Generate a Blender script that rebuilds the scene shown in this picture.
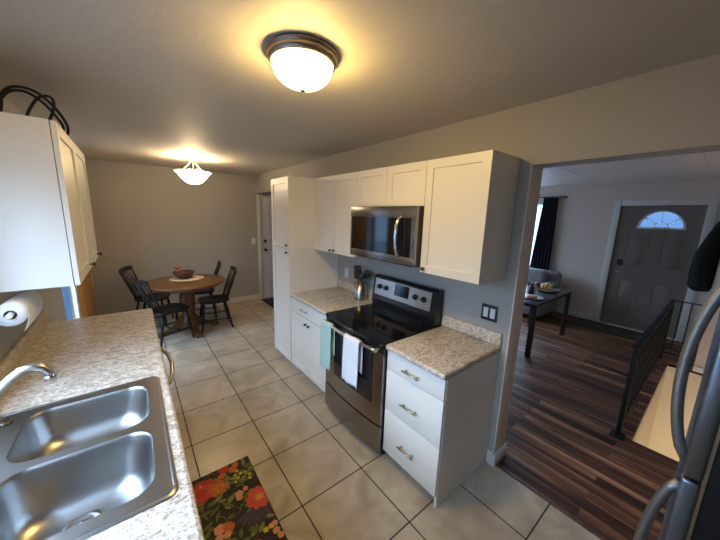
import bpy, bmesh, math, random
from mathutils import Vector, Matrix
random.seed(7)
PI = math.pi
S = bpy.context.scene
C = S.collection
for o in list(bpy.data.objects):
    bpy.data.objects.remove(o)

# ---------------------------------------------------------------- camera
CX, CY, CZ, YAW, PITCH, ROLL, FPX = -1.9278, -0.8471, 1.7646, 0.6700, -0.1851, 0.0313, 288.493
fwd = Vector((math.sin(YAW)*math.cos(PITCH), math.cos(YAW)*math.cos(PITCH), math.sin(PITCH)))
r0 = Vector((math.cos(YAW), -math.sin(YAW), 0)); u0 = r0.cross(fwd)
rt = math.cos(ROLL)*r0 + math.sin(ROLL)*u0
up = -math.sin(ROLL)*r0 + math.cos(ROLL)*u0
cam = bpy.data.cameras.new('camera'); co = bpy.data.objects.new('camera', cam); C.objects.link(co)
M = Matrix((rt, up, -fwd)).transposed().to_4x4(); M.translation = (CX, CY, CZ)
co.matrix_world = M
cam.sensor_fit = 'HORIZONTAL'; cam.sensor_width = 36; cam.lens = FPX/720*36; cam.clip_start = 0.02
S.camera = co

# ---------------------------------------------------------------- world, light, exposure
S.view_settings.view_transform = 'Standard'; S.view_settings.look = 'None'
S.view_settings.gamma = 1; S.view_settings.use_curve_mapping = False
S.view_settings.exposure = 0.12
S.cycles.max_bounces = 8; S.cycles.diffuse_bounces = 5; S.cycles.glossy_bounces = 4
S.cycles.transparent_max_bounces = 12; S.cycles.sample_clamp_indirect = 6
S.cycles.caustics_reflective = False; S.cycles.caustics_refractive = False
w = bpy.data.worlds.new('sky'); S.world = w; w.use_nodes = True
_n = w.node_tree.nodes; _l = w.node_tree.links           # overcast sky: dim near and below the horizon, bright overhead
_tc = _n.new('ShaderNodeTexCoord'); _sx = _n.new('ShaderNodeSeparateXYZ'); _l.new(_tc.outputs['Generated'], _sx.inputs[0])
_r = _n.new('ShaderNodeValToRGB'); _l.new(_sx.outputs[2], _r.inputs[0])
_e = _r.color_ramp.elements
_e[0].position = 0.0; _e[0].color = (0.055, 0.085, 0.125, 1); _e[1].position = 0.85; _e[1].color = (0.37, 0.51, 0.68, 1)
_k = _e.new(0.08); _k.color = (0.072, 0.112, 0.165, 1)
_k = _e.new(0.42); _k.color = (0.36, 0.50, 0.68, 1)
_l.new(_r.outputs[0], _n['Background'].inputs[0])
_n['Background'].inputs[1].default_value = 28.0

def portal(name, loc, look, sx, sy):
    l = bpy.data.lights.new(name, 'AREA'); l.shape = 'RECTANGLE'; l.size = sx; l.size_y = sy
    l.cycles.is_portal = True
    o = bpy.data.objects.new(name, l); C.objects.link(o); o.location = loc
    o.rotation_euler = Vector(look).to_track_quat('-Z', 'Y').to_euler()
portal('daylight_sink_window', (-2.66, 0.17, 1.55), (1, 0, 0), 1.65, 1.12)
portal('daylight_patio', (-2.66, 3.2, 1.1), (1, 0, 0), 0.5, 2.1)
portal('daylight_living_window', (4.80, 2.3, 1.5), (-1, 0, 0), 1.7, 1.5)
portal('daylight_living_side', (2.4, 3.84, 1.35), (0, -1, 0), 3.1, 1.8)
def point(name, loc, watts, col, rad):
    l = bpy.data.lights.new(name, 'POINT'); l.energy = watts; l.color = col; l.shadow_soft_size = rad
    o = bpy.data.objects.new(name, l); C.objects.link(o); o.location = loc
    return o
WARM = (1.0, 0.70, 0.37)

# ---------------------------------------------------------------- materials
def new_mat(name):
    m = bpy.data.materials.new(name); m.use_nodes = True
    nt = m.node_tree; b = nt.nodes['Principled BSDF']
    return m, nt, b
def mat(name, col, rough=0.5, metal=0.0, spec=0.5, noise=0.0, nscale=20, bump=0.0, bscale=60, stretch=None, coat=0.0):
    m, nt, b = new_mat(name)
    b.inputs['Base Color'].default_value = (*col, 1); b.inputs['Roughness'].default_value = rough
    b.inputs['Metallic'].default_value = metal; b.inputs['Specular IOR Level'].default_value = spec
    b.inputs['Coat Weight'].default_value = coat
    N = nt.nodes; L = nt.links
    tc = N.new('ShaderNodeTexCoord'); src = tc.outputs['Object']
    if stretch:
        mp = N.new('ShaderNodeMapping'); mp.inputs['Scale'].default_value = stretch
        L.new(src, mp.inputs[0]); src = mp.outputs[0]
    if noise:
        n = N.new('ShaderNodeTexNoise'); n.inputs['Scale'].default_value = nscale; n.inputs['Detail'].default_value = 5
        L.new(src, n.inputs['Vector'])
        r = N.new('ShaderNodeValToRGB')
        r.color_ramp.elements[0].position = 0.3; r.color_ramp.elements[1].position = 0.7
        r.color_ramp.elements[0].color = (*[c*(1-noise) for c in col], 1)
        r.color_ramp.elements[1].color = (*[min(1, c*(1+noise)) for c in col], 1)
        L.new(n.outputs[0], r.inputs[0]); L.new(r.outputs[0], b.inputs['Base Color'])
    if bump:
        n2 = N.new('ShaderNodeTexNoise'); n2.inputs['Scale'].default_value = bscale; n2.inputs['Detail'].default_value = 4
        L.new(src, n2.inputs['Vector'])
        bp = N.new('ShaderNodeBump'); bp.inputs['Strength'].default_value = bump; bp.inputs['Distance'].default_value = 0.004
        L.new(n2.outputs[0], bp.inputs['Height']); L.new(bp.outputs[0], b.inputs['Normal'])
    return m
def emit(name, col, strength, base=(0.9, 0.85, 0.75)):
    m, nt, b = new_mat(name)
    b.inputs['Base Color'].default_value = (*base, 1); b.inputs['Roughness'].default_value = 0.35
    b.inputs['Emission Color'].default_value = (*col, 1); b.inputs['Emission Strength'].default_value = strength
    return m
def glass(name, tint=(0.95, 0.97, 1.0), gloss=0.06):
    m = bpy.data.materials.new(name); m.use_nodes = True; nt = m.node_tree; N = nt.nodes; L = nt.links
    N.remove(N['Principled BSDF'])
    t = N.new('ShaderNodeBsdfTransparent'); t.inputs[0].default_value = (*tint, 1)
    g = N.new('ShaderNodeBsdfGlossy'); g.inputs['Roughness'].default_value = 0.02
    mx = N.new('ShaderNodeMixShader'); mx.inputs[0].default_value = gloss
    L.new(t.outputs[0], mx.inputs[1]); L.new(g.outputs[0], mx.inputs[2])
    L.new(mx.outputs[0], N['Material Output'].inputs[0])
    return m

K = {}
K['wall'] = mat('greige_wall_paint', (0.39, 0.38, 0.355), 0.75, bump=0.05, bscale=160)
K['living_wall'] = mat('pale_grey_wall_paint', (0.68, 0.58, 0.51), 0.75, bump=0.05, bscale=160)
K['ceiling'] = mat('ceiling_paint', (0.58, 0.54, 0.485), 0.6, bump=0.35, bscale=45)
K['ceiling_living'] = mat('living_ceiling_panel', (0.72, 0.63, 0.56), 0.5, bump=0.1, bscale=30)
K['trim'] = mat('white_trim', (0.72, 0.70, 0.67), 0.4)
K['cab'] = mat('white_cabinet_paint', (0.80, 0.775, 0.715), 0.38)
K['jamb'] = mat('warm_lit_jamb_paint', (0.72, 0.61, 0.51), 0.55)  # warm light falling on the wall end is mixed into this colour
def translucent(name, col):
    m = bpy.data.materials.new(name); m.use_nodes = True; nt = m.node_tree; N = nt.nodes
    N.remove(N['Principled BSDF'])
    t = N.new('ShaderNodeBsdfTranslucent'); t.inputs[0].default_value = (*col, 1)
    d = N.new('ShaderNodeBsdfDiffuse'); d.inputs[0].default_value = (*col, 1)
    mx = N.new('ShaderNodeMixShader'); mx.inputs[0].default_value = 0.35
    nt.links.new(t.outputs[0], mx.inputs[1]); nt.links.new(d.outputs[0], mx.inputs[2]); nt.links.new(mx.outputs[0], N['Material Output'].inputs[0])
    return m
K['grille'] = translucent('white_plastic_grille', (0.92, 0.92, 0.92))
K['gap'] = mat('dark_gap', (0.03, 0.03, 0.03), 0.8)
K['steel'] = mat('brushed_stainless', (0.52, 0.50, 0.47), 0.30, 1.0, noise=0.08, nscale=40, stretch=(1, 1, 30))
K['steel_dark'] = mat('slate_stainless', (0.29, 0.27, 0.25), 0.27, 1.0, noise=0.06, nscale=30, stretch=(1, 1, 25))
K['sink'] = mat('sink_steel', (0.37, 0.37, 0.365), 0.33, 1.0, noise=0.06, nscale=60, stretch=(20, 1, 1))
K['chrome'] = mat('chrome', (0.72, 0.72, 0.73), 0.12, 1.0)
K['nickel'] = mat('brushed_nickel', (0.55, 0.50, 0.43), 0.3, 1.0)
K['bronze'] = mat('dark_bronze', (0.09, 0.075, 0.06), 0.35, 0.8)
K['pan'] = mat('pewter_ring', (0.26, 0.22, 0.185), 0.33, 0.9)
K['blackglass'] = mat('black_glass', (0.006, 0.006, 0.007), 0.06)
K['black'] = mat('black_enamel', (0.010, 0.010, 0.011), 0.25)
K['blackmat'] = mat('black_plastic', (0.016, 0.016, 0.016), 0.5)
K['ovenglass'] = mat('oven_window_glass', (0.012, 0.012, 0.014), 0.08)
K['chair'] = mat('black_chair_paint', (0.009, 0.009, 0.009), 0.45, spec=0.3, noise=0.3, nscale=15)
K['threshold'] = mat('brown_threshold', (0.10, 0.05, 0.028), 0.5, noise=0.3, nscale=20)
K['iron'] = mat('wrought_iron', (0.010, 0.009, 0.009), 0.6, spec=0.25)
K['fence'] = mat('slate_blue_yard_paving', (0.022, 0.038, 0.058), 0.85, noise=0.3, nscale=3)
K['bluetrim'] = mat('slate_blue_reveal_lining', (0.035, 0.070, 0.115), 0.7)
K['oak'] = mat('honey_oak', (0.52, 0.27, 0.075), 0.38, noise=0.28, nscale=10, stretch=(9, 9, 0.7))
K['tablewood'] = mat('table_oak', (0.145, 0.062, 0.018), 0.28, noise=0.3, nscale=7, stretch=(1, 9, 9))
K['pedestalwood'] = mat('pedestal_oak', (0.115, 0.048, 0.015), 0.35, noise=0.25, nscale=9, stretch=(9, 9, 1))
K['wicker'] = mat('woven_reed', (0.09, 0.034, 0.017), 0.6, noise=0.5, nscale=90, bump=0.6, bscale=120)
K['placemat'] = mat('cream_woven_mat', (0.62, 0.50, 0.32), 0.8, noise=0.15, nscale=120, bump=0.3, bscale=200)
K['paper'] = mat('white_paper', (0.80, 0.79, 0.77), 0.9, bump=0.15, bscale=150)
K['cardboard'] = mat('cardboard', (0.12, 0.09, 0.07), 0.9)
K['mint'] = mat('mint_cotton', (0.42, 0.60, 0.55), 0.95, bump=0.4, bscale=400)
K['whitecloth'] = mat('white_cotton', (0.78, 0.80, 0.85), 0.95, bump=0.4, bscale=400)
K['navycord'] = mat('navy_rope', (0.012, 0.014, 0.03), 0.8, bump=0.5, bscale=300)
K['curtain'] = mat('navy_curtain', (0.010, 0.011, 0.018), 0.9, noise=0.2, nscale=30)
K['coat'] = mat('black_coat_fabric', (0.006, 0.006, 0.007), 0.95, noise=0.3, nscale=20)
K['sofa'] = mat('grey_upholstery', (0.22, 0.22, 0.23), 0.9, noise=0.12, nscale=150, bump=0.3, bscale=250)
K['darktable'] = mat('dark_stained_wood', (0.030, 0.018, 0.013), 0.42, spec=0.35, noise=0.3, nscale=8, stretch=(1, 9, 9))
K['doorgrey'] = mat('taupe_door_paint', (0.20, 0.165, 0.14), 0.42)
K['doorwhite'] = mat('white_door_paint', (0.72, 0.73, 0.76), 0.4)
K['banana'] = mat('banana_skin', (0.75, 0.48, 0.03), 0.5, noise=0.12, nscale=20)
K['red'] = mat('red_skin', (0.30, 0.03, 0.02), 0.35, noise=0.3, nscale=12)
K['orange'] = mat('orange_skin', (0.55, 0.17, 0.03), 0.5)
K['leaf'] = mat('leaf_green', (0.06, 0.13, 0.03), 0.5, noise=0.3, nscale=30)
K['plate'] = mat('white_china', (0.75, 0.74, 0.72), 0.2)
K['woodtray'] = mat('brown_tray', (0.14, 0.06, 0.03), 0.4, noise=0.3, nscale=20)
K['amber'] = mat('brown_bottle', (0.05, 0.025, 0.012), 0.12)
K['stairwall'] = mat('cream_stair_paint', (0.74, 0.66, 0.53), 0.7)
K['fridge'] = mat('fridge_stainless', (0.24, 0.29, 0.37), 0.34, 1.0, noise=0.10, nscale=25, stretch=(20, 20, 1))  # blue tint stands in for window daylight reflected in the steel
K['handle'] = mat('fridge_handle_steel', (0.27, 0.27, 0.27), 0.5, 1.0)
K['fridgeblack'] = mat('fridge_black_side', (0.006, 0.006, 0.0065), 0.5, spec=0.2, bump=0.2, bscale=300)
K['mat'] = mat('dark_door_mat', (0.02, 0.022, 0.03), 0.95, noise=0.3, nscale=150)
K['brownmat'] = mat('brown_door_mat', (0.060, 0.044, 0.034), 0.95, noise=0.3, nscale=150)
K['glass'] = glass('window_glass')
K['fanglass'] = glass('frosted_blue_fan_glass', (0.34, 0.40, 0.48))
K['display'] = mat('display_black', (0.004, 0.004, 0.005), 0.1)
K['dome'] = emit('lit_alabaster_glass', (1.0, 0.66, 0.21), 76.0)
K['bowl'] = emit('lit_frosted_bowl', (1.0, 0.76, 0.45), 18.0)
K['utensil'] = mat('utensil_black_nylon', (0.012, 0.011, 0.012), 0.4)
K['utensil_red'] = mat('utensil_dark_red', (0.06, 0.014, 0.012), 0.4)
K['switchwhite'] = mat('switch_white', (0.75, 0.75, 0.78), 0.4)

def tile_mat():
    m, nt, b = new_mat('stone_look_floor_tile'); N = nt.nodes; L = nt.links
    tc = N.new('ShaderNodeTexCoord'); mp = N.new('ShaderNodeMapping')
    mp.inputs['Location'].default_value = (1.251+0.4607*10+0.003, -0.0442+0.4607*10+0.003, 0)
    L.new(tc.outputs['Object'], mp.inputs[0])
    br = N.new('ShaderNodeTexBrick'); br.offset = 0; br.squash = 1
    br.inputs['Scale'].default_value = 1; br.inputs['Brick Width'].default_value = 0.4607; br.inputs['Row Height'].default_value = 0.4607
    br.inputs['Mortar Size'].default_value = 0.0042; br.inputs['Mortar Smooth'].default_value = 0.1; br.inputs['Bias'].default_value = 0
    br.inputs['Color1'].default_value = (0.88, 0.88, 0.88, 1); br.inputs['Color2'].default_value = (1, 1, 1, 1); br.inputs['Mortar'].default_value = (1, 1, 1, 1)
    L.new(mp.outputs[0], br.inputs['Vector'])
    n1 = N.new('ShaderNodeTexNoise'); n1.inputs['Scale'].default_value = 3.2; n1.inputs['Detail'].default_value = 8; n1.inputs['Distortion'].default_value = 1.2
    L.new(tc.outputs['Object'], n1.inputs['Vector'])
    r = N.new('ShaderNodeValToRGB'); e = r.color_ramp.elements
    e[0].position = 0.32; e[0].color = (0.38, 0.315, 0.235, 1); e[1].position = 0.68; e[1].color = (0.60, 0.525, 0.41, 1)
    L.new(n1.outputs[0], r.inputs[0])
    mu = N.new('ShaderNodeMix'); mu.data_type = 'RGBA'; mu.blend_type = 'MULTIPLY'; mu.inputs[0].default_value = 1
    L.new(r.outputs[0], mu.inputs[6]); L.new(br.outputs['Color'], mu.inputs[7])
    mx = N.new('ShaderNodeMix'); mx.data_type = 'RGBA'; mx.inputs[7].default_value = (0.045, 0.036, 0.028, 1)
    L.new(br.outputs['Fac'], mx.inputs[0]); L.new(mu.outputs[2], mx.inputs[6]); L.new(mx.outputs[2], b.inputs['Base Color'])
    ro = N.new('ShaderNodeMapRange'); ro.inputs[3].default_value = 0.30; ro.inputs[4].default_value = 0.8
    L.new(br.outputs['Fac'], ro.inputs[0]); L.new(ro.outputs[0], b.inputs['Roughness'])
    sub = N.new('ShaderNodeMath'); sub.operation = 'MULTIPLY_ADD'; sub.inputs[1].default_value = -1.0
    L.new(br.outputs['Fac'], sub.inputs[0]); 
    n2 = N.new('ShaderNodeTexNoise'); n2.inputs['Scale'].default_value = 25; L.new(tc.outputs['Object'], n2.inputs['Vector'])
    ms = N.new('ShaderNodeMath'); ms.operation = 'MULTIPLY'; ms.inputs[1].default_value = 0.15; L.new(n2.outputs[0], ms.inputs[0])
    L.new(ms.outputs[0], sub.inputs[2])
    bp = N.new('ShaderNodeBump'); bp.inputs['Distance'].default_value = 0.002; bp.inputs['Strength'].default_value = 0.7
    L.new(sub.outputs[0], bp.inputs['Height']); L.new(bp.outputs[0], b.inputs['Normal'])
    return m
def plank_mat():
    m, nt, b = new_mat('acacia_plank_floor'); N = nt.nodes; L = nt.links
    tc = N.new('ShaderNodeTexCoord'); mp = N.new('ShaderNodeMapping')
    mp.inputs['Rotation'].default_value = (0, 0, PI/2); mp.inputs['Location'].default_value = (20, 20, 0)
    L.new(tc.outputs['Object'], mp.inputs[0])
    br = N.new('ShaderNodeTexBrick'); br.offset = 0.37; br.squash = 1
    br.inputs['Scale'].default_value = 1; br.inputs['Brick Width'].default_value = 0.95; br.inputs['Row Height'].default_value = 0.092
    br.inputs['Mortar Size'].default_value = 0.0012; br.inputs['Bias'].default_value = 0
    br.inputs['Color1'].default_value = (0, 0, 0, 1); br.inputs['Color2'].default_value = (1, 1, 1, 1)
    L.new(mp.outputs[0], br.inputs['Vector'])
    # per plank shift of the grain
    st = N.new('ShaderNodeMapping'); st.inputs['Scale'].default_value = (0.9, 15, 1)
    L.new(mp.outputs[0], st.inputs[0])
    ad = N.new('ShaderNodeVectorMath'); ad.operation = 'MULTIPLY_ADD'
    ad.inputs[1].default_value = (13, 7, 5); L.new(br.outputs['Color'], ad.inputs[0]); L.new(st.outputs[0], ad.inputs[2])
    n = N.new('ShaderNodeTexNoise'); n.inputs['Scale'].default_value = 1.0; n.inputs['Detail'].default_value = 5; n.inputs['Distortion'].default_value = 0.6
    L.new(ad.outputs[0], n.inputs['Vector'])
    r = N.new('ShaderNodeValToRGB'); e = r.color_ramp.elements
    e[0].position = 0.28; e[0].color = (0.028, 0.012, 0.007, 1); e[1].position = 0.74; e[1].color = (0.58, 0.30, 0.13, 1)
    k = e.new(0.50); k.color = (0.115, 0.046, 0.024, 1); k = e.new(0.62); k.color = (0.26, 0.112, 0.052, 1)
    L.new(n.outputs[0], r.inputs[0])
    mr = N.new('ShaderNodeMapRange'); mr.inputs[3].default_value = 0.4; mr.inputs[4].default_value = 1.6
    L.new(br.outputs['Color'], mr.inputs[0])
    mu = N.new('ShaderNodeMix'); mu.data_type = 'RGBA'; mu.blend_type = 'MULTIPLY'; mu.inputs[0].default_value = 1
    L.new(r.outputs[0], mu.inputs[6]); L.new(mr.outputs[0], mu.inputs[7])
    mx = N.new('ShaderNodeMix'); mx.data_type = 'RGBA'; mx.inputs[7].default_value = (0.012, 0.007, 0.005, 1)
    L.new(br.outputs['Fac'], mx.inputs[0]); L.new(mu.outputs[2], mx.inputs[6]); L.new(mx.outputs[2], b.inputs['Base Color'])
    b.inputs['Roughness'].default_value = 0.5; b.inputs['Specular IOR Level'].default_value = 0.3
    return m
def counter_mat():
    m, nt, b = new_mat('granite_look_laminate'); N = nt.nodes; L = nt.links
    tc = N.new('ShaderNodeTexCoord')
    mp = N.new('ShaderNodeMapping'); mp.inputs['Scale'].default_value = (1.0, 1.9, 1.4); mp.inputs['Rotation'].default_value = (0, 0, 0.5)
    L.new(tc.outputs['Object'], mp.inputs[0])
    n1 = N.new('ShaderNodeTexNoise'); n1.inputs['Scale'].default_value = 17; n1.inputs['Detail'].default_value = 9; n1.inputs['Roughness'].default_value = 0.68; n1.inputs['Distortion'].default_value = 1.6
    L.new(mp.outputs[0], n1.inputs['Vector'])
    r = N.new('ShaderNodeValToRGB'); e = r.color_ramp.elements
    e[0].position = 0.30; e[0].color = (0.24, 0.195, 0.155, 1); e[1].position = 0.64; e[1].color = (0.80, 0.77, 0.71, 1)
    k = e.new(0.42); k.color = (0.46, 0.385, 0.30, 1); k = e.new(0.52); k.color = (0.66, 0.60, 0.52, 1)
    L.new(n1.outputs[0], r.inputs[0])
    n2 = N.new('ShaderNodeTexNoise'); n2.inputs['Scale'].default_value = 120; n2.inputs['Detail'].default_value = 3
    L.new(tc.outputs['Object'], n2.inputs['Vector'])
    r2 = N.new('ShaderNodeValToRGB'); e = r2.color_ramp.elements
    e[0].position = 0.36; e[0].color = (0.45, 0.42, 0.40, 1); e[1].position = 0.52; e[1].color = (1, 1, 1, 1)
    L.new(n2.outputs[0], r2.inputs[0])
    mu = N.new('ShaderNodeMix'); mu.data_type = 'RGBA'; mu.blend_type = 'MULTIPLY'; mu.inputs[0].default_value = 0.8
    L.new(r.outputs[0], mu.inputs[6]); L.new(r2.outputs[0], mu.inputs[7]); L.new(mu.outputs[2], b.inputs['Base Color'])
    b.inputs['Roughness'].default_value = 0.30
    return m
K['tile'] = tile_mat(); K['plank'] = plank_mat(); K['counter'] = counter_mat()

# ---------------------------------------------------------------- mesh helpers
def bm_new(): return bmesh.new()
def box(bm, x0, x1, y0, y1, z0, z1, bev=0.0, seg=2, mi=0):
    x0, x1 = sorted((x0, x1)); y0, y1 = sorted((y0, y1)); z0, z1 = sorted((z0, z1))
    t = bmesh.new()
    bmesh.ops.create_cube(t, size=1)
    bmesh.ops.scale(t, vec=(x1-x0, y1-y0, z1-z0), verts=t.verts)
    bmesh.ops.translate(t, vec=((x0+x1)/2, (y0+y1)/2, (z0+z1)/2), verts=t.verts)
    if bev:
        bmesh.ops.bevel(t, geom=list(t.edges), offset=min(bev, 0.45*min(x1-x0, y1-y0, z1-z0)), segments=seg, profile=0.5, affect='EDGES')
    for f in t.faces: f.material_index = mi; f.smooth = bool(bev)
    merge(bm, t); return bm
def merge(bm, t, mtx=None):
    if mtx is not None: bmesh.ops.transform(t, matrix=mtx, verts=t.verts)
    me = bpy.data.meshes.new('tmp'); t.to_mesh(me); t.free(); bm.from_mesh(me); bpy.data.meshes.remove(me)
def frame_from(d):
    d = Vector(d).normalized(); a = Vector((0, 0, 1)) if abs(d.z) < 0.95 else Vector((1, 0, 0))
    s = d.cross(a).normalized(); return s, s.cross(d).normalized()
def tube(bm, pts, rad, n=10, closed=False, flat=1.0, caps=True, mi=0):
    pts = [Vector(p) for p in pts]; m = len(pts)
    rads = rad if isinstance(rad, (list, tuple)) else [rad]*m
    rings = []; prev = None
    for i, p in enumerate(pts):
        if closed: d = pts[(i+1) % m]-pts[i-1]
        else: d = pts[min(i+1, m-1)]-pts[max(i-1, 0)]
        d.normalize()
        if prev is None: s, t = frame_from(d)
        else:
            s = prev - d*prev.dot(d)
            s = s.normalized() if s.length > 1e-6 else frame_from(d)[0]
            t = s.cross(d).normalized()
        prev = s
        rings.append([bm.verts.new(p + (s*math.cos(2*PI*k/n) + t*math.sin(2*PI*k/n)*flat)*rads[i]) for k in range(n)])
    for i in range(m if closed else m-1):
        a, b = rings[i], rings[(i+1) % m]
        for k in range(n):
            f = bm.faces.new((a[k], a[(k+1) % n], b[(k+1) % n], b[k])); f.smooth = True; f.material_index = mi
    if not closed and caps:
        for rg in (rings[0][::-1], rings[-1]):
            f = bm.faces.new(rg); f.material_index = mi
    return bm
def lathe(bm, prof, c=(0, 0, 0), n=32, axis='Z', mi=0, smooth=True):
    c = Vector(c); rings = []
    def P(r, h, a):
        x, y = r*math.cos(a), r*math.sin(a)
        return c + Vector({'Z': (x, y, h), 'X': (h, x, y), 'Y': (x, h, y)}[axis])
    for r, h in prof:
        if r < 1e-6: rings.append([bm.verts.new(P(0, h, 0))])
        else: rings.append([bm.verts.new(P(r, h, 2*PI*k/n)) for k in range(n)])
    for a, b in zip(rings, rings[1:]):
        for k in range(n):
            if len(a) == 1 and len(b) == 1: continue
            if len(a) == 1: vs = (a[0], b[k], b[(k+1) % n])
            elif len(b) == 1: vs = (a[k], a[(k+1) % n], b[0])
            else: vs = (a[k], a[(k+1) % n], b[(k+1) % n], b[k])
            f = bm.faces.new(vs); f.smooth = smooth; f.material_index = mi
    return bm
def prism(bm, pts, z0, z1, mtx=None, mi=0, smooth=False):
    """extruded polygon; mtx maps local (x,y,z) to world"""
    t = bmesh.new()
    lo = [t.verts.new((x, y, z0)) for x, y in pts]; hi = [t.verts.new((x, y, z1)) for x, y in pts]
    n = len(pts)
    t.faces.new(lo[::-1]); t.faces.new(hi)
    for k in range(n):
        f = t.faces.new((lo[k], lo[(k+1) % n], hi[(k+1) % n], hi[k])); f.smooth = smooth
    for f in t.faces: f.material_index = mi
    merge(bm, t, mtx); return bm
def grid(bm, fn, nu, nv, mi=0, smooth=True):
    v = [[bm.verts.new(fn(i/nu, j/nv)) for j in range(nv+1)] for i in range(nu+1)]
    for i in range(nu):
        for j in range(nv):
            f = bm.faces.new((v[i][j], v[i+1][j], v[i+1][j+1], v[i][j+1])); f.smooth = smooth; f.material_index = mi
    return bm
def ball(bm, c, r, sc=(1, 1, 1), n=16, mi=0):
    t = bmesh.new(); bmesh.ops.create_uvsphere(t, u_segments=n, v_segments=max(6, n//2), radius=r)
    bmesh.ops.scale(t, vec=sc, verts=t.verts); bmesh.ops.translate(t, vec=c, verts=t.verts)
    for f in t.faces: f.smooth = True; f.material_index = mi
    merge(bm, t); return bm
OFF = {}
def obj(name, bm, m, parent=None, loc=None, solid=0, sub=0):
    """one mesh object; mesh is given in world (or the thing's local frame when it has no offset)"""
    bmesh.ops.recalc_face_normals(bm, faces=bm.faces)
    me = bpy.data.meshes.new(name)
    off = Vector(OFF.get(parent.name, (0, 0, 0))) if parent else Vector(loc or (0, 0, 0))
    bmesh.ops.translate(bm, vec=-off, verts=bm.verts)
    bm.to_mesh(me); bm.free()
    for k in (m if isinstance(m, (list, tuple)) else [m]): me.materials.append(K[k])
    o = bpy.data.objects.new(name, me); C.objects.link(o)
    if parent: o.parent = parent; OFF[o.name] = off
    else: o.location = off; OFF[o.name] = off
    if solid:
        md = o.modifiers.new('thick', 'SOLIDIFY'); md.thickness = solid; md.offset = 0
    if sub:
        md = o.modifiers.new('smooth', 'SUBSURF'); md.levels = sub; md.render_levels = sub
    return o
def tag(o, label, cat, group=None):
    o['label'] = label; o['category'] = cat
    if group: o['group'] = group
    return o
def thing(name, label, cat, loc, group=None, local=False, rotz=0):
    o = bpy.data.objects.new(name, None); C.objects.link(o); o.location = loc; o.rotation_euler = (0, 0, rotz)
    o.empty_display_size = 0.1
    OFF[o.name] = (0, 0, 0) if local else loc
    return tag(o, label, cat, group)
def struct(name, bm, m, parent=None):
    o = obj(name, bm, m, parent)
    if not parent: o['kind'] = 'structure'
    return o
def dup(root, loc, rotz, label, group=None):
    r = root.copy(); C.objects.link(r); r.location = loc; r.rotation_euler = (0, 0, rotz); r['label'] = label
    if group: r['group'] = group
    for ch in list(root.children):
        c = ch.copy(); C.objects.link(c); c.parent = r
        for g in ch.children:
            d = g.copy(); C.objects.link(d); d.parent = c
    return r
def B(*a, **k): return box(bm_new(), *a, **k)

# ================================================================= SETTING
CEIL = 2.452
struct('floor_kitchen', B(-2.7, 0.03, -2.4, 5.1, -0.06, 0.0), 'tile')
bm = bm_new()                                   # living floor around the stair opening
HX0, HX1, HY = 1.19, 3.50, -0.62
box(bm, 0.03, 4.75, HY, 3.8, -0.06, 0.0); box(bm, HX1, 4.75, -2.4, HY, -0.06, 0.0); box(bm, 0.03, HX0, -2.4, HY, -0.06, 0.0)
struct('floor_living', bm, 'plank')
struct('trim_1', box(bm_new(), 0.012, 0.045, -1.0, -0.067, -0.01, 0.006, 0.003), 'threshold')    # threshold strip
struct('ceiling_kitchen', B(-2.7, 0.09, -2.4, 5.2, CEIL, CEIL+0.1), 'ceiling')
bm = B(0.09, 4.8, -2.4, 3.8, CEIL, CEIL+0.1)
for yy in (-0.55, 0.65, 1.85): box(bm, 0.18, 4.62, yy-0.012, yy+0.012, CEIL-0.003, CEIL)
struct('ceiling_living', bm, 'ceiling_living')

# left wall with sink window and patio opening
WX = -2.5
bm = bm_new()
WY0, WY1, WZ0, WZ1 = -0.60, 0.94, 1.04, 2.06     # sink window
PY0, PY1, PZ1 = 2.98, 3.48, 2.08                 # patio glass
box(bm, WX-0.14, WX, -2.4, WY0, 0, CEIL); box(bm, WX-0.14, WX, WY1, PY0, 0, CEIL)
box(bm, WX-0.14, WX, WY0, WY1, 0, WZ0); box(bm, WX-0.14, WX, WY0, WY1, WZ1, CEIL)
box(bm, WX-0.14, WX, PY0, PY1, PZ1, CEIL); box(bm, WX-0.14, WX, PY0, PY1, 0, 0.06); box(bm, WX-0.14, WX, PY1, 5.15, 0, CEIL)
struct('wall_left', bm, 'wall')
WT = 0.155
bm = B(WX-0.14, 0.135, 5.0, 5.15, 0, CEIL); box(bm, 0.135, 0.965, 5.0, 5.15, 2.045, CEIL); box(bm, 0.965, 1.3, 5.0, 5.15, 0, CEIL)
struct('wall_back', bm, 'wall')
struct('floor_landing', B(0.03, 1.3, 3.8, 5.15, -0.06, 0.0), 'tile')
bm = B(1.2, 1.3, 3.8, 5.0, 0, CEIL); box(bm, WT, 1.2, 3.80, 3.90, 0, CEIL); box(bm, WT, 1.2, 3.9, 5.0, CEIL-0.02, CEIL+0.1)
struct('wall_landing', bm, 'wall')
struct('wall_front', B(WX-0.14, 0.18, -2.4, -2.25, 0, CEIL), 'wall')
# right kitchen wall, with the wide opening to the living room and the back door opening
OH = 2.097
DY0, DY1, DZ1 = 3.90, 4.985, 2.13
bm = bm_new()
WT = 0.155
box(bm, 0, WT, -0.040, DY0, 0, CEIL); box(bm, 0, WT, -1.0, -0.040, OH, CEIL); box(bm, 0, WT, -2.4, -1.0, 0, CEIL)
box(bm, 0, WT, DY0, DY1, DZ1, CEIL); box(bm, 0, WT, DY1, 5.0, DZ1, CEIL)
struct('wall_right', bm, 'wall')
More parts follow.
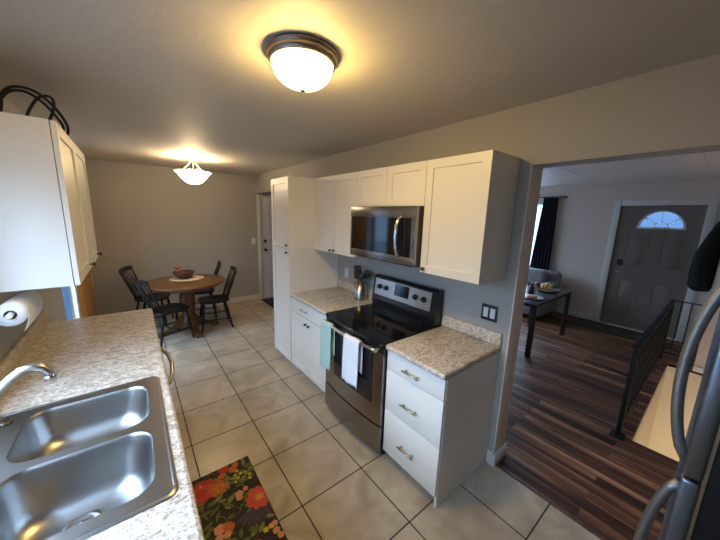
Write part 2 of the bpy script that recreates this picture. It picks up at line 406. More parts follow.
# living room walls
bm = bm_new()
LX = 4.62
VY0, VY1, VZ0, VZ1 = 1.45, 3.10, 0.80, 2.15      # living window
FY0, FY1, FZ1 = -0.585, 0.365, 2.07              # front door opening
box(bm, LX, LX+0.14, -2.4, FY0, 0, CEIL); box(bm, LX, LX+0.14, FY1, VY0, 0, CEIL); box(bm, LX, LX+0.14, FY0, FY1, FZ1, CEIL)
box(bm, LX, LX+0.14, VY0, VY1, 0, VZ0); box(bm, LX, LX+0.14, VY0, VY1, VZ1, CEIL); box(bm, LX, LX+0.14, VY1, 3.8, 0, CEIL)
struct('wall_entry', bm, 'living_wall')
bm = B(WT, 0.9, 3.65, 3.79, 0, CEIL); box(bm, 3.9, LX, 3.65, 3.79, 0, CEIL); box(bm, 0.9, 3.9, 3.65, 3.79, 0, 0.5); box(bm, 0.9, 3.9, 3.65, 3.79, 2.2, CEIL)
struct('wall_living_end', bm, 'living_wall')
struct('wall_closet', B(HX1, LX-0.001, -2.2, -0.835, 0.001, CEIL-0.001), 'living_wall')
struct('wall_living_side', B(WT, HX1, -1.75, -1.62, 0, CEIL), 'living_wall')
# stair shaft below the floor
bm = bm_new()
SZ = -2.5
box(bm, HX0, HX1, HY, HY+0.08, SZ, -0.03); box(bm, HX1, HX1+0.08, -1.62, HY, SZ, -0.03)
box(bm, HX0-0.08, HX0, -1.62, HY, SZ, -0.03); box(bm, HX0, HX1, -1.70, -1.62, SZ, 0.0); box(bm, HX0, HX1, -1.62, HY, SZ-0.08, SZ)
struct('wall_stairwell', bm, 'stairwall')
struct('trim_2', B(HX1-0.012, HX1+0.008, -1.6, -0.835, -0.03, 0.035), 'trim')
point('basement_light', (2.0, -0.74, -1.5), 22, (1.0, 0.88, 0.68), 0.05)

# baseboards
def baseboard(name, *spans):
    bm = bm_new()
    for (x0, x1, y0, y1) in spans:
        box(bm, x0, x1, y0, y1, 0, 0.085, 0.002)
        if abs(x1-x0) > abs(y1-y0):
            box(bm, x0, x1, y0+0.004*(y0 < 4), y1-0.004*(y0 < 4) if y0 < 4 else y1, 0.085, 0.105, 0.002)
        else: box(bm, x0, x1, y0, y1, 0.085, 0.105, 0.002)
    return struct(name, bm, 'trim')
baseboard('baseboard_back', (WX, 0.048, 4.984, 5.0))
baseboard('baseboard_right', (-0.014, 0.0, 2.50, 3.90))
baseboard('baseboard_opening', (-0.013, 0.165, -0.066, -0.050), (-0.013, 0.0, -0.050, -0.004))
struct('trim_7', box(bm_new(), -0.001, 0.158, -0.050, -0.039, 0.0, OH, 0.002), 'jamb')  # thin panel over the wall end, coloured as if warmly lit
baseboard('baseboard_entry', (LX-0.016, LX, 0.47, 3.65), (LX-0.016, LX, -0.83, -0.69))

# front door ---------------------------------------------------------------
def rrect(x0, x1, y0, y1, r, n=6):
    P = []
    for cx, cy, a0 in ((x1-r, y1-r, 0), (x0+r, y1-r, PI/2), (x0+r, y0+r, PI), (x1-r, y0+r, 1.5*PI)):
        for k in range(n+1):
            a = a0+PI/2*k/n; P.append((cx+r*math.cos(a), cy+r*math.sin(a)))
    return P
def holed_prism(bm, outer, holes, z0, z1, mtx, mi=0):
    t = bmesh.new(); edges = []; loops = []
    for lp in [outer]+holes:
        vs = [t.verts.new((x, y, z0)) for x, y in lp]
        edges += [t.edges.new((vs[k], vs[(k+1) % len(vs)])) for k in range(len(vs))]
    bmesh.ops.triangle_fill(t, use_beauty=True, use_dissolve=False, edges=edges)
    ex = bmesh.ops.extrude_face_region(t, geom=list(t.faces))
    bmesh.ops.translate(t, vec=(0, 0, z1-z0), verts=[g for g in ex['geom'] if isinstance(g, bmesh.types.BMVert)])
    for f in t.faces: f.material_index = mi
    merge(bm, t, mtx); return bm
# local (a,b,c) -> world (X=c, Y=a, Z=b)
YZ = Matrix(((0, 0, 1, 0), (1, 0, 0, 0), (0, 1, 0, 0), (0, 0, 0, 1)))
def fan(cy, cz, rx, rz, n=24): return [(cy+rx*math.cos(PI*k/n), cz+rz*math.sin(PI*k/n)) for k in range(n+1)]
DX = LX+0.02
FCY, FCZ = -0.150, 1.715
bm = holed_prism(bm_new(), [(FY0+0.002, 0.018), (FY1-0.002, 0.018), (FY1-0.002, FZ1-0.002), (FY0+0.002, FZ1-0.002)], [fan(FCY, FCZ, 0.262, 0.275)], DX, DX+0.045, YZ)
door = struct('door_1', bm, 'doorgrey')
bm = bm_new()                                   # raised panel mouldings
for (a0, a1, b0, b1) in ((-0.47, -0.19, 1.05, 1.63), (-0.05, 0.23, 1.05, 1.63), (-0.47, -0.19, 0.20, 0.86), (-0.05, 0.23, 0.20, 0.86)):
    holed_prism(bm, [(a0, b0), (a1, b0), (a1, b1), (a0, b1)], [[(a0+0.02, b0+0.02), (a1-0.02, b0+0.02), (a1-0.02, b1-0.02), (a0+0.02, b1-0.02)]], DX-0.005, DX+0.001, YZ)
    box(bm, DX-0.004, DX+0.001, a0+0.05, a1-0.05, b0+0.05, b1-0.05, 0.003)
obj('moulding', bm, 'doorgrey', door)
bm = bm_new()                                   # fan light frame and bars
holed_prism(bm, fan(FCY, FCZ-0.012, 0.275, 0.29), [fan(FCY, FCZ+0.012, 0.245, 0.255)], DX-0.012, DX+0.05, YZ)
obj('fan_light_frame', bm, 'trim', door)
bm = bm_new()
holed_prism(bm, fan(FCY, FCZ+0.002, 0.262, 0.272), [fan(FCY, FCZ+0.020, 0.236, 0.240)], DX+0.020, DX+0.044, YZ)
def fanbar(a, r0_, r1_, wd):
    a = math.radians(a); c, s_ = math.cos(a), math.sin(a)
    q = [(FCY+r*c-k*wd*s_, FCZ+0.01+r*s_*1.03+k*wd*c) for r, k in ((r0_, -1), (r1_, -1), (r1_, 1), (r0_, 1))]
    prism(bm, q, DX+0.0205, DX+0.0435, YZ)
for a_ in (38, 142): fanbar(a_, 0.080, 0.245, 0.013)
fanbar(90, 0.080, 0.245, 0.004)
holed_prism(bm, fan(FCY, FCZ+0.006, 0.095, 0.095), [fan(FCY, FCZ+0.016, 0.076, 0.072)], DX+0.020, DX+0.044, YZ)
obj('fan_light_grille', bm, 'grille', door)
obj('fan_light_pane', prism(bm_new(), fan(FCY, FCZ, 0.255, 0.268), DX+0.028, DX+0.032, YZ), 'fanglass', door)
bm = box(bm_new(), DX-0.022, DX, 0.215, 0.285, 1.075, 1.175, 0.008); obj('keypad_lock', bm, 'blackmat', door)
bm = bm_new(); lathe(bm, [(0, 0), (0.03, 0), (0.03, -0.012), (0.012, -0.016), (0.012, -0.05), (0, -0.05)], (DX, 0.25, 0.965), 16, 'X')
tube(bm, [(DX-0.045, 0.25, 0.965), (DX-0.05, 0.20, 0.965), (DX-0.045, 0.13, 0.96)], 0.010, 8); obj('door_lever', bm, 'nickel', door)
bm = bm_new()                                   # white casing
box(bm, LX-0.018, LX+0.10, FY1, FY1+0.09, 0, FZ1+0.09, 0.004); box(bm, LX-0.018, LX+0.10, FY0-0.09, FY0, 0, FZ1+0.09, 0.004)
box(bm, LX-0.018, LX+0.10, FY0, FY1, FZ1, FZ1+0.09, 0.004); box(bm, LX-0.03, LX+0.10, FY0, FY1, 0, 0.02, 0.003)
box(bm, DX+0.05, LX+0.14, FY1-0.03, FY1, 0, FZ1); box(bm, DX+0.05, LX+0.14, FY0, FY0+0.03, 0, FZ1); box(bm, DX+0.05, LX+0.14, FY0, FY1, FZ1-0.03, FZ1); box(bm, DX+0.05, LX+0.14, FY0, FY1, -0.02, 0.04)
struct('trim_3', bm, 'trim')
tag(obj('door_mat', box(bm_new(), 4.05, 4.55, -0.45, 0.62, 0.0, 0.012, 0.005), 'brownmat', loc=(4.3, 0.1, 0)), 'dark brown mat on the wood floor before the front door', 'door mat')

# back door in the landing beyond the pantry --------------------------------
XZp = Matrix(((1, 0, 0, 0), (0, 0, 1, 0), (0, 1, 0, 0), (0, 0, 0, 1)))
bd = struct('door_2', box(bm_new(), 0.1355, 0.9645, 5.012, 5.052, 0.001, 2.0445), 'doorwhite')
bm = bm_new()
for (b0, b1) in ((0.15, 0.85), (1.05, 1.88)):
    for (a0, a1) in ((0.27, 0.52), (0.60, 0.85)):
        holed_prism(bm, [(a0, b0), (a1, b0), (a1, b1), (a0, b1)], [[(a0+0.025, b0+0.025), (a1-0.025, b0+0.025), (a1-0.025, b1-0.025), (a0+0.025, b1-0.025)]], 5.004, 5.013, XZp)
obj('moulding', bm, 'doorwhite', bd)
bm = bm_new(); lathe(bm, [(0, 0), (0.032, 0), (0.032, -0.01), (0.012, -0.015), (0.012, -0.04), (0.028, -0.05), (0.028, -0.07), (0, -0.075)], (0.205, 5.012, 1.02), 16, 'Y'); obj('door_knob', bm, 'bronze', bd)
bm = bm_new(); lathe(bm, [(0, 0), (0.032, 0), (0.032, -0.02), (0, -0.025)], (0.205, 5.012, 1.20), 16, 'Y'); obj('deadbolt', bm, 'bronze', bd)
bm = bm_new()
box(bm, 0.055, 0.136, 4.982, 5.06, 0, 2.125, 0.004); box(bm, 0.964, 1.045, 4.982, 5.06, 0, 2.125, 0.004); box(bm, 0.136, 0.964, 4.982, 5.06, 2.044, 2.125, 0.004)
struct('trim_4', bm, 'trim')
tag(obj('door_mat', box(bm_new(), 0.045, 0.95, 4.15, 4.90, 0.0, 0.012, 0.004), 'mat', loc=(0.5, 4.5, 0)), 'dark navy mat on the tile before the white back door', 'door mat')

# sink window, patio glass, oak slab ---------------------------------------
def window(name, x, y0, y1, z0, z1, nm='glass', mull=True, fw=0.05):
    bm = holed_prism(bm_new(), [(y0, z0), (y1, z0), (y1, z1), (y0, z1)], [[(y0+fw, z0+fw), (y1-fw, z0+fw), (y1-fw, z1-fw), (y0+fw, z1-fw)]], x, x+0.07, YZ)
    if mull: box(bm, x+0.01, x+0.06, (y0+y1)/2-0.02, (y0+y1)/2+0.02, z0+fw, z1-fw)
    wn = struct(name, bm, 'trim')
    obj('pane', B(x+0.033, x+0.037, y0+fw-0.005, y1-fw+0.005, z0+fw-0.005, z1-fw+0.005), nm, wn)
    return wn
window('window_1', WX-0.12, WY0, WY1, WZ0, WZ1)
window('window_2', LX+0.04, VY0, VY1, VZ0, VZ1)
bm = holed_prism(bm_new(), [(0.9, 0.5), (3.9, 0.5), (3.9, 2.2), (0.9, 2.2)], [[(0.95, 0.55), (3.85, 0.55), (3.85, 2.15), (0.95, 2.15)]], 3.69, 3.76, XZp)
box(bm, 2.38, 2.42, 3.70, 3.75, 0.55, 2.15)
w4 = struct('window_4', bm, 'trim'); obj('pane', B(0.945, 3.855, 3.723, 3.727, 0.545, 2.155), 'glass', w4)
window('window_3', WX-0.09, PY0, PY1, 0.06, PZ1, 'glass', False, 0.014)
bm = bm_new()
box(bm, WX, WX+0.02, WY0-0.08, WY0, WZ0-0.03, WZ1+0.08, 0.004); box(bm, WX, WX+0.02, WY1, WY1+0.035, WZ0-0.03, WZ1+0.08, 0.004)
box(bm, WX, WX+0.02, WY0, WY1, WZ1, WZ1+0.08, 0.004); box(bm, WX, WX+0.035, WY0-0.06, WY1+0.035, WZ0-0.03, WZ0, 0.004)
struct('trim_5', bm, 'trim')
struct('trim_8', B(WX-0.139, WX-0.022, PY1-0.016, PY1-0.001, 0.075, PZ1-0.015), 'bluetrim')  # added dark blue lining on the far reveal of the patio opening
struct('trim_6', box(bm_new(), WX, WX+0.03, PY1-0.005, PY1+0.10, 0, PZ1+0.05, 0.004), 'trim')
struct('floor_yard', B(-16, -2.65, -9, 26, -0.45, -0.35), 'fence')
od = struct('door_3', box(bm_new(), WX+0.002, WX+0.045, PY1+0.105, 4.93, 0.01, PZ1, 0.004), 'oak')
bm = bm_new()
for (b0, b1) in ((0.15, 0.95), (1.10, 1.92)):
    holed_prism(bm, [(3.85, b0), (4.8, b0), (4.8, b1), (3.85, b1)], [[(3.89, b0+0.04), (4.76, b0+0.04), (4.76, b1-0.04), (3.89, b1-0.04)]], WX+0.044, WX+0.054, YZ)
obj('moulding', bm, 'oak', od)

# wall plates
def plate(name, label, cat, c, axis, kind, w=0.115, h=0.115, pm='switchwhite'):
    t = thing(name, label, cat, c)
    x, y, z = c
    d = 0.006
    def bb(u0, u1, z0, z1, d0, d1, bev):
        if axis == 'X': return box(bm_new(), x-d1, x-d0, y+u0, y+u1, z+z0, z+z1, bev)
        return box(bm_new(), x+u0, x+u1, y-d1, y-d0, z+z0, z+z1, bev)
    obj('cover_plate', bb(-w/2, w/2, -h/2, h/2, 0, d, 0.002), pm, t)
    n = 2 if w > 0.1 else 1
    for k in range(n):
        u = (k-(n-1)/2)*0.05
        obj(kind, bb(u-0.0175, u+0.0175, -0.035, 0.035, d-0.001, d+0.005, 0.003), 'switchwhite', t)
    return t
plate('light_switch', 'pair of white rocker switches on a dark plate, wall above the right backsplash', 'light switch', (0, 0.105, 1.125), 'X', 'rocker', pm='blackmat')
plate('power_outlet', 'white outlet plate on the wall behind the steel utensil crock', 'power outlet', (0, 1.83, 1.11), 'X', 'socket', 0.075)
plate('light_switch', 'white switch plate on the back wall left of the white back door', 'light switch', (-0.03, 5.0, 1.21), 'Y', 'rocker', 0.075)

# ================================================================= RIGHT CABINETS
FX = -0.60          # carcass front
def shaker(y0, y1, z0, z1, x, th=0.019, rail=0.055, face=-1):
    """a door in the YZ plane; back at x, front at x+face*th"""
    bm = bm_new(); g = 0.0015
    y0 += g; y1 -= g; z0 += g; z1 -= g
    f = x+face*th
    holed_prism(bm, [(y0, z0), (y1, z0), (y1, z1), (y0, z1)], [[(y0+rail, z0+rail), (y1-rail, z0+rail), (y1-rail, z1-rail), (y0+rail, z1-rail)]], min(x, f), max(x, f), YZ)
    box(bm, x, x+face*(th-0.009), y0+rail-0.004, y1-rail+0.004, z0+rail-0.004, z1-rail+0.004)
    return bm
def knob_bm(x, y, z, face=-1):
    s = face
    return lathe(bm_new(), [(0, 0), (0.006, 0), (0.005, s*0.012), (0.013, s*0.016), (0.014, s*0.022), (0.010, s*0.027), (0, s*0.028)], (x, y, z), 14, 'X')
def pull_bm(x, y, z, L=0.135, face=-1):
    bm = bm_new(); s = face
    tube(bm, [(x+s*0.028, y-L/2, z), (x+s*0.030, y, z), (x+s*0.028, y+L/2, z)], 0.0055, 8)
    for k in (-1, 1): tube(bm, [(x, y+k*L*0.36, z), (x+s*0.028, y+k*L*0.36, z)], 0.0065, 8)
    return bm
DF = FX-0.019
W1, W1R, W2 = 0.4773, 1.2393, 2.0042
# near drawer unit
t = thing('drawer_cabinet', 'white three-drawer base cabinet right of the range, beside the living room opening', 'cabinet', (-0.3, 0.24, 0))
bm = B(FX, -0.003, 0.0, 0.018, 0.0, 0.874); box(bm, FX, -0.003, 0.018, W1-0.006, 0.10, 0.874); box(bm, FX+0.06, -0.02, 0.018, W1-0.006, 0, 0.10)
obj('body', bm, 'cab', t)
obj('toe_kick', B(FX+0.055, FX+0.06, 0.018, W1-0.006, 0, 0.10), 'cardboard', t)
for z0, z1, hz in ((0.735, 0.872, 0.797), (0.425, 0.731, 0.555), (0.085, 0.421, 0.236)):
    d = obj('drawer_front', box(bm_new(), DF, FX, 0.002, W1-0.008, z0, z1, 0.002), 'cab', t)
    obj('pull', pull_bm(DF, 0.242, hz), 'nickel', d)
# far base unit
t = thing('base_cabinet', 'white base cabinet left of the range, one drawer over two doors', 'cabinet', (-0.3, 1.62, 0))
bm = B(FX, -0.003, W1R+0.002, W2-0.002, 0.10, 0.874); box(bm, FX+0.06, -0.02, W1R+0.002, W2-0.002, 0, 0.10)
obj('body', bm, 'cab', t)
d = obj('drawer_front', box(bm_new(), DF, FX, W1R+0.004, W2-0.004, 0.725, 0.87, 0.002), 'cab', t)
obj('pull', pull_bm(DF, 1.69, 0.80), 'nickel', d)
ym = (W1R+W2)/2
for y0, y1, ky in ((W1R+0.004, ym, ym-0.033), (ym, W2-0.004, ym+0.033)):
    d = obj('door', shaker(y0, y1, 0.10, 0.722, FX), 'cab', t)
    obj('knob', knob_bm(DF, ky, 0.665), 'bronze', d)
# pantry
t = thing('pantry_cabinet', 'tall white pantry cabinet at the far end of the right hand run', 'cabinet', (-0.3, 2.24, 0))
bm = B(-0.615, -0.003, W2, 2.4726, 0.10, 2.144); box(bm, -0.55, -0.02, W2+0.002, 2.47, 0, 0.10)
obj('body', bm, 'cab', t)
for z0, z1, kz in ((1.395, 2.140, 1.432), (0.105, 1.391, 1.355)):
    d = obj('door', shaker(W2+0.002, 2.4706, z0, z1, -0.615, rail=0.06), 'cab', t)
    obj('knob', knob_bm(-0.634, W2+0.042, kz), 'bronze', d)
# countertops
def slab(name, label, x0, x1, y0, y1, bs=None):
    bm = box(bm_new(), x0, x1, y0, y1, 0.876, 0.914, 0.012, 3)
    if bs: box(bm, *bs, 0.915, 1.005, 0.004)
    return tag(obj(name, bm, 'counter', loc=((x0+x1)/2, (y0+y1)/2, 0.876)), label, 'countertop')
slab('countertop', 'short speckled laminate countertop right of the range over the drawers', -0.642, -0.002, -0.004, W1-0.004, (-0.022, -0.002, -0.004, W1-0.004))
slab('countertop', 'speckled laminate countertop between pantry and range holding the steel utensil crock', -0.642, -0.002, W1R+0.002, W2-0.002, (-0.022, -0.002, W1R+0.002, W2-0.002))
# uppers
UF = -0.315
def upper(label, y0, y1, z0, z1, doors, knobs):
    t = thing('wall_cabinet', label, 'cabinet', (-0.16, (y0+y1)/2, z0))
    obj('body', B(UF, -0.003, y0+0.001, y1-0.001, z0, z1), 'cab', t)
    for (a, b), (ky, kz) in zip(doors, knobs):
        d = obj('door', shaker(a, b, z0, z1, UF), 'cab', t)
        if ky: obj('knob', knob_bm(UF-0.019, ky, kz), 'bronze', d)
ym2 = (W1R+W2)/2
upper('two-door white wall cabinet between pantry and microwave', W1R, W2, 1.384, 2.144, ((W1R, ym2), (ym2, W2)), ((ym2-0.033, 1.41), (ym2+0.033, 1.41)))
ym3 = (W1+W1R)/2
upper('short two-door white wall cabinet directly above the microwave', W1, W1R, 1.846, 2.144, ((W1, ym3), (ym3, W1R)), ((None, 0), (None, 0)))
upper('single-door white wall cabinet right of the microwave by the living room opening', 0.0246, W1, 1.384, 2.144, ((0.0246, W1),), ((W1-0.035, 1.415),))

# microwave ---------------------------------------------------------------
t = thing('microwave', 'stainless over-the-range microwave with curved handle and black window', 'microwave', (-0.2, 0.862, 1.42))
obj('body', B(-0.375, -0.003, W1+0.004, W1R-0.004, 1.42, 1.843), 'blackmat', t)
y0, y1 = W1+0.005, W1R-0.005
bm = box(bm_new(), -0.402, -0.372, y0, y1, 1.76, 1.841, 0.003); box(bm, -0.402, -0.372, y0, y1, 1.425, 1.484, 0.003)
box(bm, -0.402, -0.372, y0, y0+0.042, 1.48, 1.765, 0.003); box(bm, -0.402, -0.372, y1-0.018, y1, 1.48, 1.765, 0.003)
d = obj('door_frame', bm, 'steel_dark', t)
obj('window', B(-0.400, -0.374, y0+0.04, y1-0.016, 1.482, 1.763), 'blackglass', d)
bm = bm_new(); tube(bm, [(-0.400, 0.63, 1.765), (-0.418, 0.631, 1.755), (-0.434, 0.634, 1.70), (-0.440, 0.636, 1.625), (-0.434, 0.634, 1.55), (-0.418, 0.631, 1.495), (-0.400, 0.63, 1.485)], 0.013, 12)
obj('handle', bm, 'chrome', d)
obj('vent_grille', B(-0.36, -0.05, y0+0.05, y1-0.05, 1.412, 1.42), 'blackmat', t)

# range -------------------------------------------------------------------
RY0, RY1 = 0.4795, 1.2365
RC = (RY0+RY1)/2
t = thing('kitchen_range', 'stainless electric range with black glass cooktop and two towels on its handle', 'range', (-0.33, RC, 0))
obj('body', B(-0.62, -0.025, RY0+0.003, RY1-0.003, 0.03, 0.895), 'blackmat', t)
def bow(y, d=0.028): return d*(1-((y-RC)/(0.5*(RY1-RY0)))**2)
def bowed(y0, y1, z0, z1, xb, xf, d=0.028, n=14):
    pts = [(xb, y0)]+[(xf-bow(y0+(y1-y0)*k/n, d), y0+(y1-y0)*k/n) for k in range(n+1)]+[(xb, y1)]
    return prism(bm_new(), pts, z0, z1)
bm = bowed(RY0, RY1, 0.893, 0.9155, -0.03, -0.648, 0.03); ck = obj('cooktop', bm, 'blackglass', t)
for cx, cy, rr in ((-0.20, RC+0.19, 0.08), (-0.20, RC-0.19, 0.10), (-0.47, RC+0.19, 0.105), (-0.47, RC-0.19, 0.085)):
    obj('burner_ring', lathe(bm_new(), [(rr, 0.9156), (rr, 0.9161), (rr-0.004, 0.9161), (rr-0.004, 0.9156)], (cx, cy, 0), 32), 'blackmat', ck)
obj('front_band', bowed(RY0+0.002, RY1-0.002, 0.815, 0.893, -0.60, -0.640, 0.026), 'black', t)
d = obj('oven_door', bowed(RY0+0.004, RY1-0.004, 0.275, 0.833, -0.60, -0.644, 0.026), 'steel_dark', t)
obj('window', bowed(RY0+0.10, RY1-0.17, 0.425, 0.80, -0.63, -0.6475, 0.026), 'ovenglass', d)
bm = bm_new()
hp = [(-0.686-bow(y, 0.024), y, 0.862) for y in [RY0+0.03+(RY1-RY0-0.06)*k/14 for k in range(15)]]
tube(bm, hp, 0.0135, 10)
for y in (RY0+0.05, RY1-0.05): tube(bm, [(-0.64, y, 0.857), (-0.688, y, 0.862)], 0.012, 8)
obj('handle', bm, 'steel', d)
obj('storage_drawer', bowed(RY0+0.004, RY1-0.004, 0.045, 0.262, -0.60, -0.646, 0.026), 'steel_dark', t)
for y in (RY0+0.05, RY1-0.08):
    for x in (-0.56, -0.09): obj('foot', lathe(bm_new(), [(0, 0), (0.018, 0), (0.018, 0.032), (0, 0.032)], (x, y+0.015, 0), 12), 'blackmat', t)
XZ = Matrix(((1, 0, 0, 0), (0, 0, 1, 0), (0, 1, 0, 0), (0, 0, 0, 1)))
bm = prism(bm_new(), [(-0.025, 0.90), (-0.105, 0.90), (-0.115, 0.98), (-0.088, 1.195), (-0.070, 1.21), (-0.025, 1.21)], RY0, RY1, XZ)
g = obj('backguard', bm, 'black', t)
nrm = Vector((-0.215, 0, -0.027)).normalized()   # outward normal of the tilted face
def onface(y, s, out): # s 0..1 up the face
    a = Vector((-0.115, y, 0.98)); b = Vector((-0.088, y, 1.195)); return a+(b-a)*s+Vector((-0.992, 0, 0.1246))*out
def facebox(y0, y1, s0, s1, o0, o1):
    bm = bm_new()
    v = [bm.verts.new(onface(y, s, o)) for o in (o0, o1) for (y, s) in ((y0, s0), (y1, s0), (y1, s1), (y0, s1))]
    for q in ((0, 1, 2, 3), (7, 6, 5, 4), (0, 4, 5, 1), (1, 5, 6, 2), (2, 6, 7, 3), (3, 7, 4, 0)): bm.faces.new([v[k] for k in q])
    return bm
obj('control_panel', facebox(RY0+0.055, RY1-0.03, 0.22, 0.93, 0, 0.004), 'steel', g)
dp = obj('clock_display', facebox(RC-0.085, RC+0.085, 0.42, 0.90, 0.003, 0.006), 'display', g)
for y in (RY1-0.10, RY1-0.185, RY0+0.215, RY0+0.125):
    a, b = onface(y, 0.60, 0.004), onface(y, 0.60, 0.03)
    kb = bm_new(); tube(kb, [a, a+(b-a)*0.3, a+(b-a)*0.35, b], [0.024, 0.024, 0.019, 0.017], 18)
    obj('control_knob', kb, 'black', g)
# towels over the oven handle
def towel(label, m, yc, wid, zlow, zback, skew=0.0):
    bm = bm_new()
    hx = -0.686-bow(yc, 0.024); r = 0.019
    def fn(u, v):
        y = yc+(u-0.5)*wid
        L1, L2, L3 = 0.862-zlow, PI*r, 0.862-zback
        s = v*(L1+L2+L3)
        wob = 0.005*math.sin(u*9+v*3)+0.003*math.sin(u*17)
        if s < L1: x, z = hx-r-0.010*(1-s/L1)+wob*(1-s/L1), zlow+s
        elif s < L1+L2:
            a = (s-L1)/r; x, z = hx-r*math.cos(a), 0.862+r*math.sin(a)
        else: x, z = hx+r, 0.862-(s-L1-L2)
        return (x, y+skew*(0.862-z), z+0.004*math.sin(u*6))
    grid(bm, fn, 14, 40)
    return tag(obj('hand_towel', bm, m, loc=(hx, yc, zlow), solid=0.005), label, 'towel')
towel('mint green towel hanging at the left end of the oven handle', 'mint', 1.115, 0.155, 0.475, 0.60)
towel('white towel hanging from the middle of the oven handle', 'whitecloth', 0.75, 0.185, 0.515, 0.62)

# utensil crock
CU = (-0.125, 1.415)
tag(obj('utensil_crock', lathe(bm_new(), [(0, 0.916), (0.062, 0.916), (0.064, 0.92), (0.064, 1.092), (0.060, 1.092), (0.059, 0.925), (0, 0.925)], (*CU, 0), 32), 'steel', loc=(*CU, 0.915)), 'stainless utensil crock standing on the left counter by the range', 'utensil holder')
def utensil(name, label, m, dx, dy, tx, ty, top, head):
    a = Vector((CU[0]+dx, CU[1]+dy, 0.93)); b = Vector((CU[0]+tx, CU[1]+ty, top))
    t = thing(name, label, 'utensil', tuple(a))
    d = (b-a).normalized(); s = Vector((-0.35, 0.94, 0)); s = (s-d*s.dot(d)).normalized(); n = d.cross(s)
    h = a+(b-a)*0.68
    obj('handle', tube(bm_new(), [a, h], 0.006, 8), m[0], t)
    mt = Matrix((s, d, n)).transposed().to_4x4(); mt.translation = h
    L = (b-h).length; bm = bm_new()
    if head == 'turner':
        holed_prism(bm, rrect(-0.042, 0.042, 0, L, 0.012), [rrect(-0.022+q*0.022-0.004, -0.022+q*0.022+0.004, 0.02, L-0.02, 0.003, 2) for q in range(3)], -0.003, 0.003, mt)
    elif head == 'paddle':
        prism(bm, rrect(-0.030, 0.030, -0.005, L, 0.018), -0.004, 0.004, mt)
    else:
        tmp = bmesh.new(); bmesh.ops.create_uvsphere(tmp, u_segments=16, v_segments=10, radius=1)
        bmesh.ops.scale(tmp, vec=(0.034, L/2, 0.014), verts=tmp.verts); bmesh.ops.translate(tmp, vec=(0, L/2, 0), verts=tmp.verts)
        for f in tmp.faces: f.smooth = True
        merge(bm, tmp, mt)
    obj('head', bm, m[1], t)
utensil('slotted_turner', 'black slotted turner with broad square head in the crock', ('utensil', 'utensil'), 0.005, 0.022, -0.01, 0.045, 1.265, 'turner')
utensil('spatula', 'dark red spatula in the middle of the crock', ('steel', 'utensil_red'), -0.03, 0.0, -0.045, 0.012, 1.235, 'paddle')
utensil('serving_spoon', 'black serving spoon leaning to the right in the crock', ('utensil', 'utensil'), 0.022, -0.02, 0.028, -0.075, 1.235, 'spoon')
utensil('mixing_spoon', 'black spoon leaning low to the right at the crock rim', ('chrome', 'utensil'), -0.02, -0.025, -0.035, -0.062, 1.205, 'spoon')
utensil('cooking_spoon', 'black spoon leaning out at the left of the crock', ('utensil', 'utensil'), 0.0, 0.04, 0.02, 0.075, 1.22, 'spoon')

# ================================================================= LEFT RUN
LCX0, LCX1, LCY0, LCY1 = WX+0.002, -1.848, -1.3, 2.18
SX0, SX1, SY0, SY1 = -2.425, -1.90, 0.075, 0.855   # cut out
bm = bm_new()
def cslab(x0, x1, y0, y1): box(bm, x0, x1, y0, y1, 0.876, 0.914)
cslab(LCX0, SX0, LCY0, LCY1); cslab(SX0, SX1, LCY0, SY0); cslab(SX0, SX1, SY1, LCY1)
# bullnose front strip
pts = [(SX1, 0.876), (LCX1-0.012, 0.876), (LCX1-0.003, 0.880), (LCX1, 0.890), (LCX1, 0.901), (LCX1-0.004, 0.910), (LCX1-0.013, 0.914), (SX1, 0.914)]
prism(bm, pts, LCY0, LCY1, Matrix(((1, 0, 0, 0), (0, 0, 1, 0), (0, 1, 0, 0), (0, 0, 0, 1))))
box(bm, WX+0.002, WX+0.024, LCY0, LCY1, 0.914, 1.005, 0.004)
tag(obj('countertop', bm, 'counter', loc=(-2.17, 0.5, 0.876)), 'long speckled laminate countertop with the double sink let into it', 'countertop')
# base cabinets under it
def lshaker(y0, y1, z0, z1, x): return shaker(y0, y1, z0, z1, x, face=1)
LF = -1.905
def lbase(label, y0, y1, ndoor, low=False):
    t = thing('base_cabinet', label, 'cabinet', (-2.2, (y0+y1)/2, 0))
    zt = 0.874 if not low else 0.68
    bm = B(WX+0.004, LF, y0, y1, 0.10, zt); box(bm, WX+0.02, LF-0.06, y0+0.002, y1-0.002, 0, 0.10)
    if low: box(bm, LF-0.02, LF, y0, y1, zt, 0.874)
    obj('body', bm, 'cab', t)
    for k in range(ndoor):
        a = y0+(y1-y0)*k/ndoor; b = y0+(y1-y0)*(k+1)/ndoor
        d = obj('door', lshaker(a, b, 0.10, 0.72, LF), 'cab', t)
        obj('knob', knob_bm(LF+0.019, b-0.035 if k == 0 else a+0.035, 0.66, 1), 'bronze', d)
        f = obj('drawer_front', box(bm_new(), LF, LF+0.019, a+0.002, b-0.002, 0.726, 0.872, 0.002), 'cab', t)
lbase('white sink base cabinet below the double sink', 0.005, 0.925, 2, True)
lbase('white base cabinet under the left counter nearest the camera', -1.295, -0.001, 2)
lbase('narrow white base cabinet at the dining end of the left counter', 1.545, 2.165, 2)
t = thing('dishwasher', 'dishwasher under the left counter with a bowed metal handle', 'dishwasher', (-2.2, 1.235, 0))
obj('body', B(WX+0.02, LF, 0.932, 1.538, 0.10, 0.870), 'blackmat', t)
obj('kick_plate', B(WX+0.02, LF-0.05, 0.935, 1.535, 0.0, 0.10), 'blackmat', t)
d = obj('door', box(bm_new(), LF, LF+0.035, 0.935, 1.535, 0.11, 0.868, 0.005), 'steel', t)
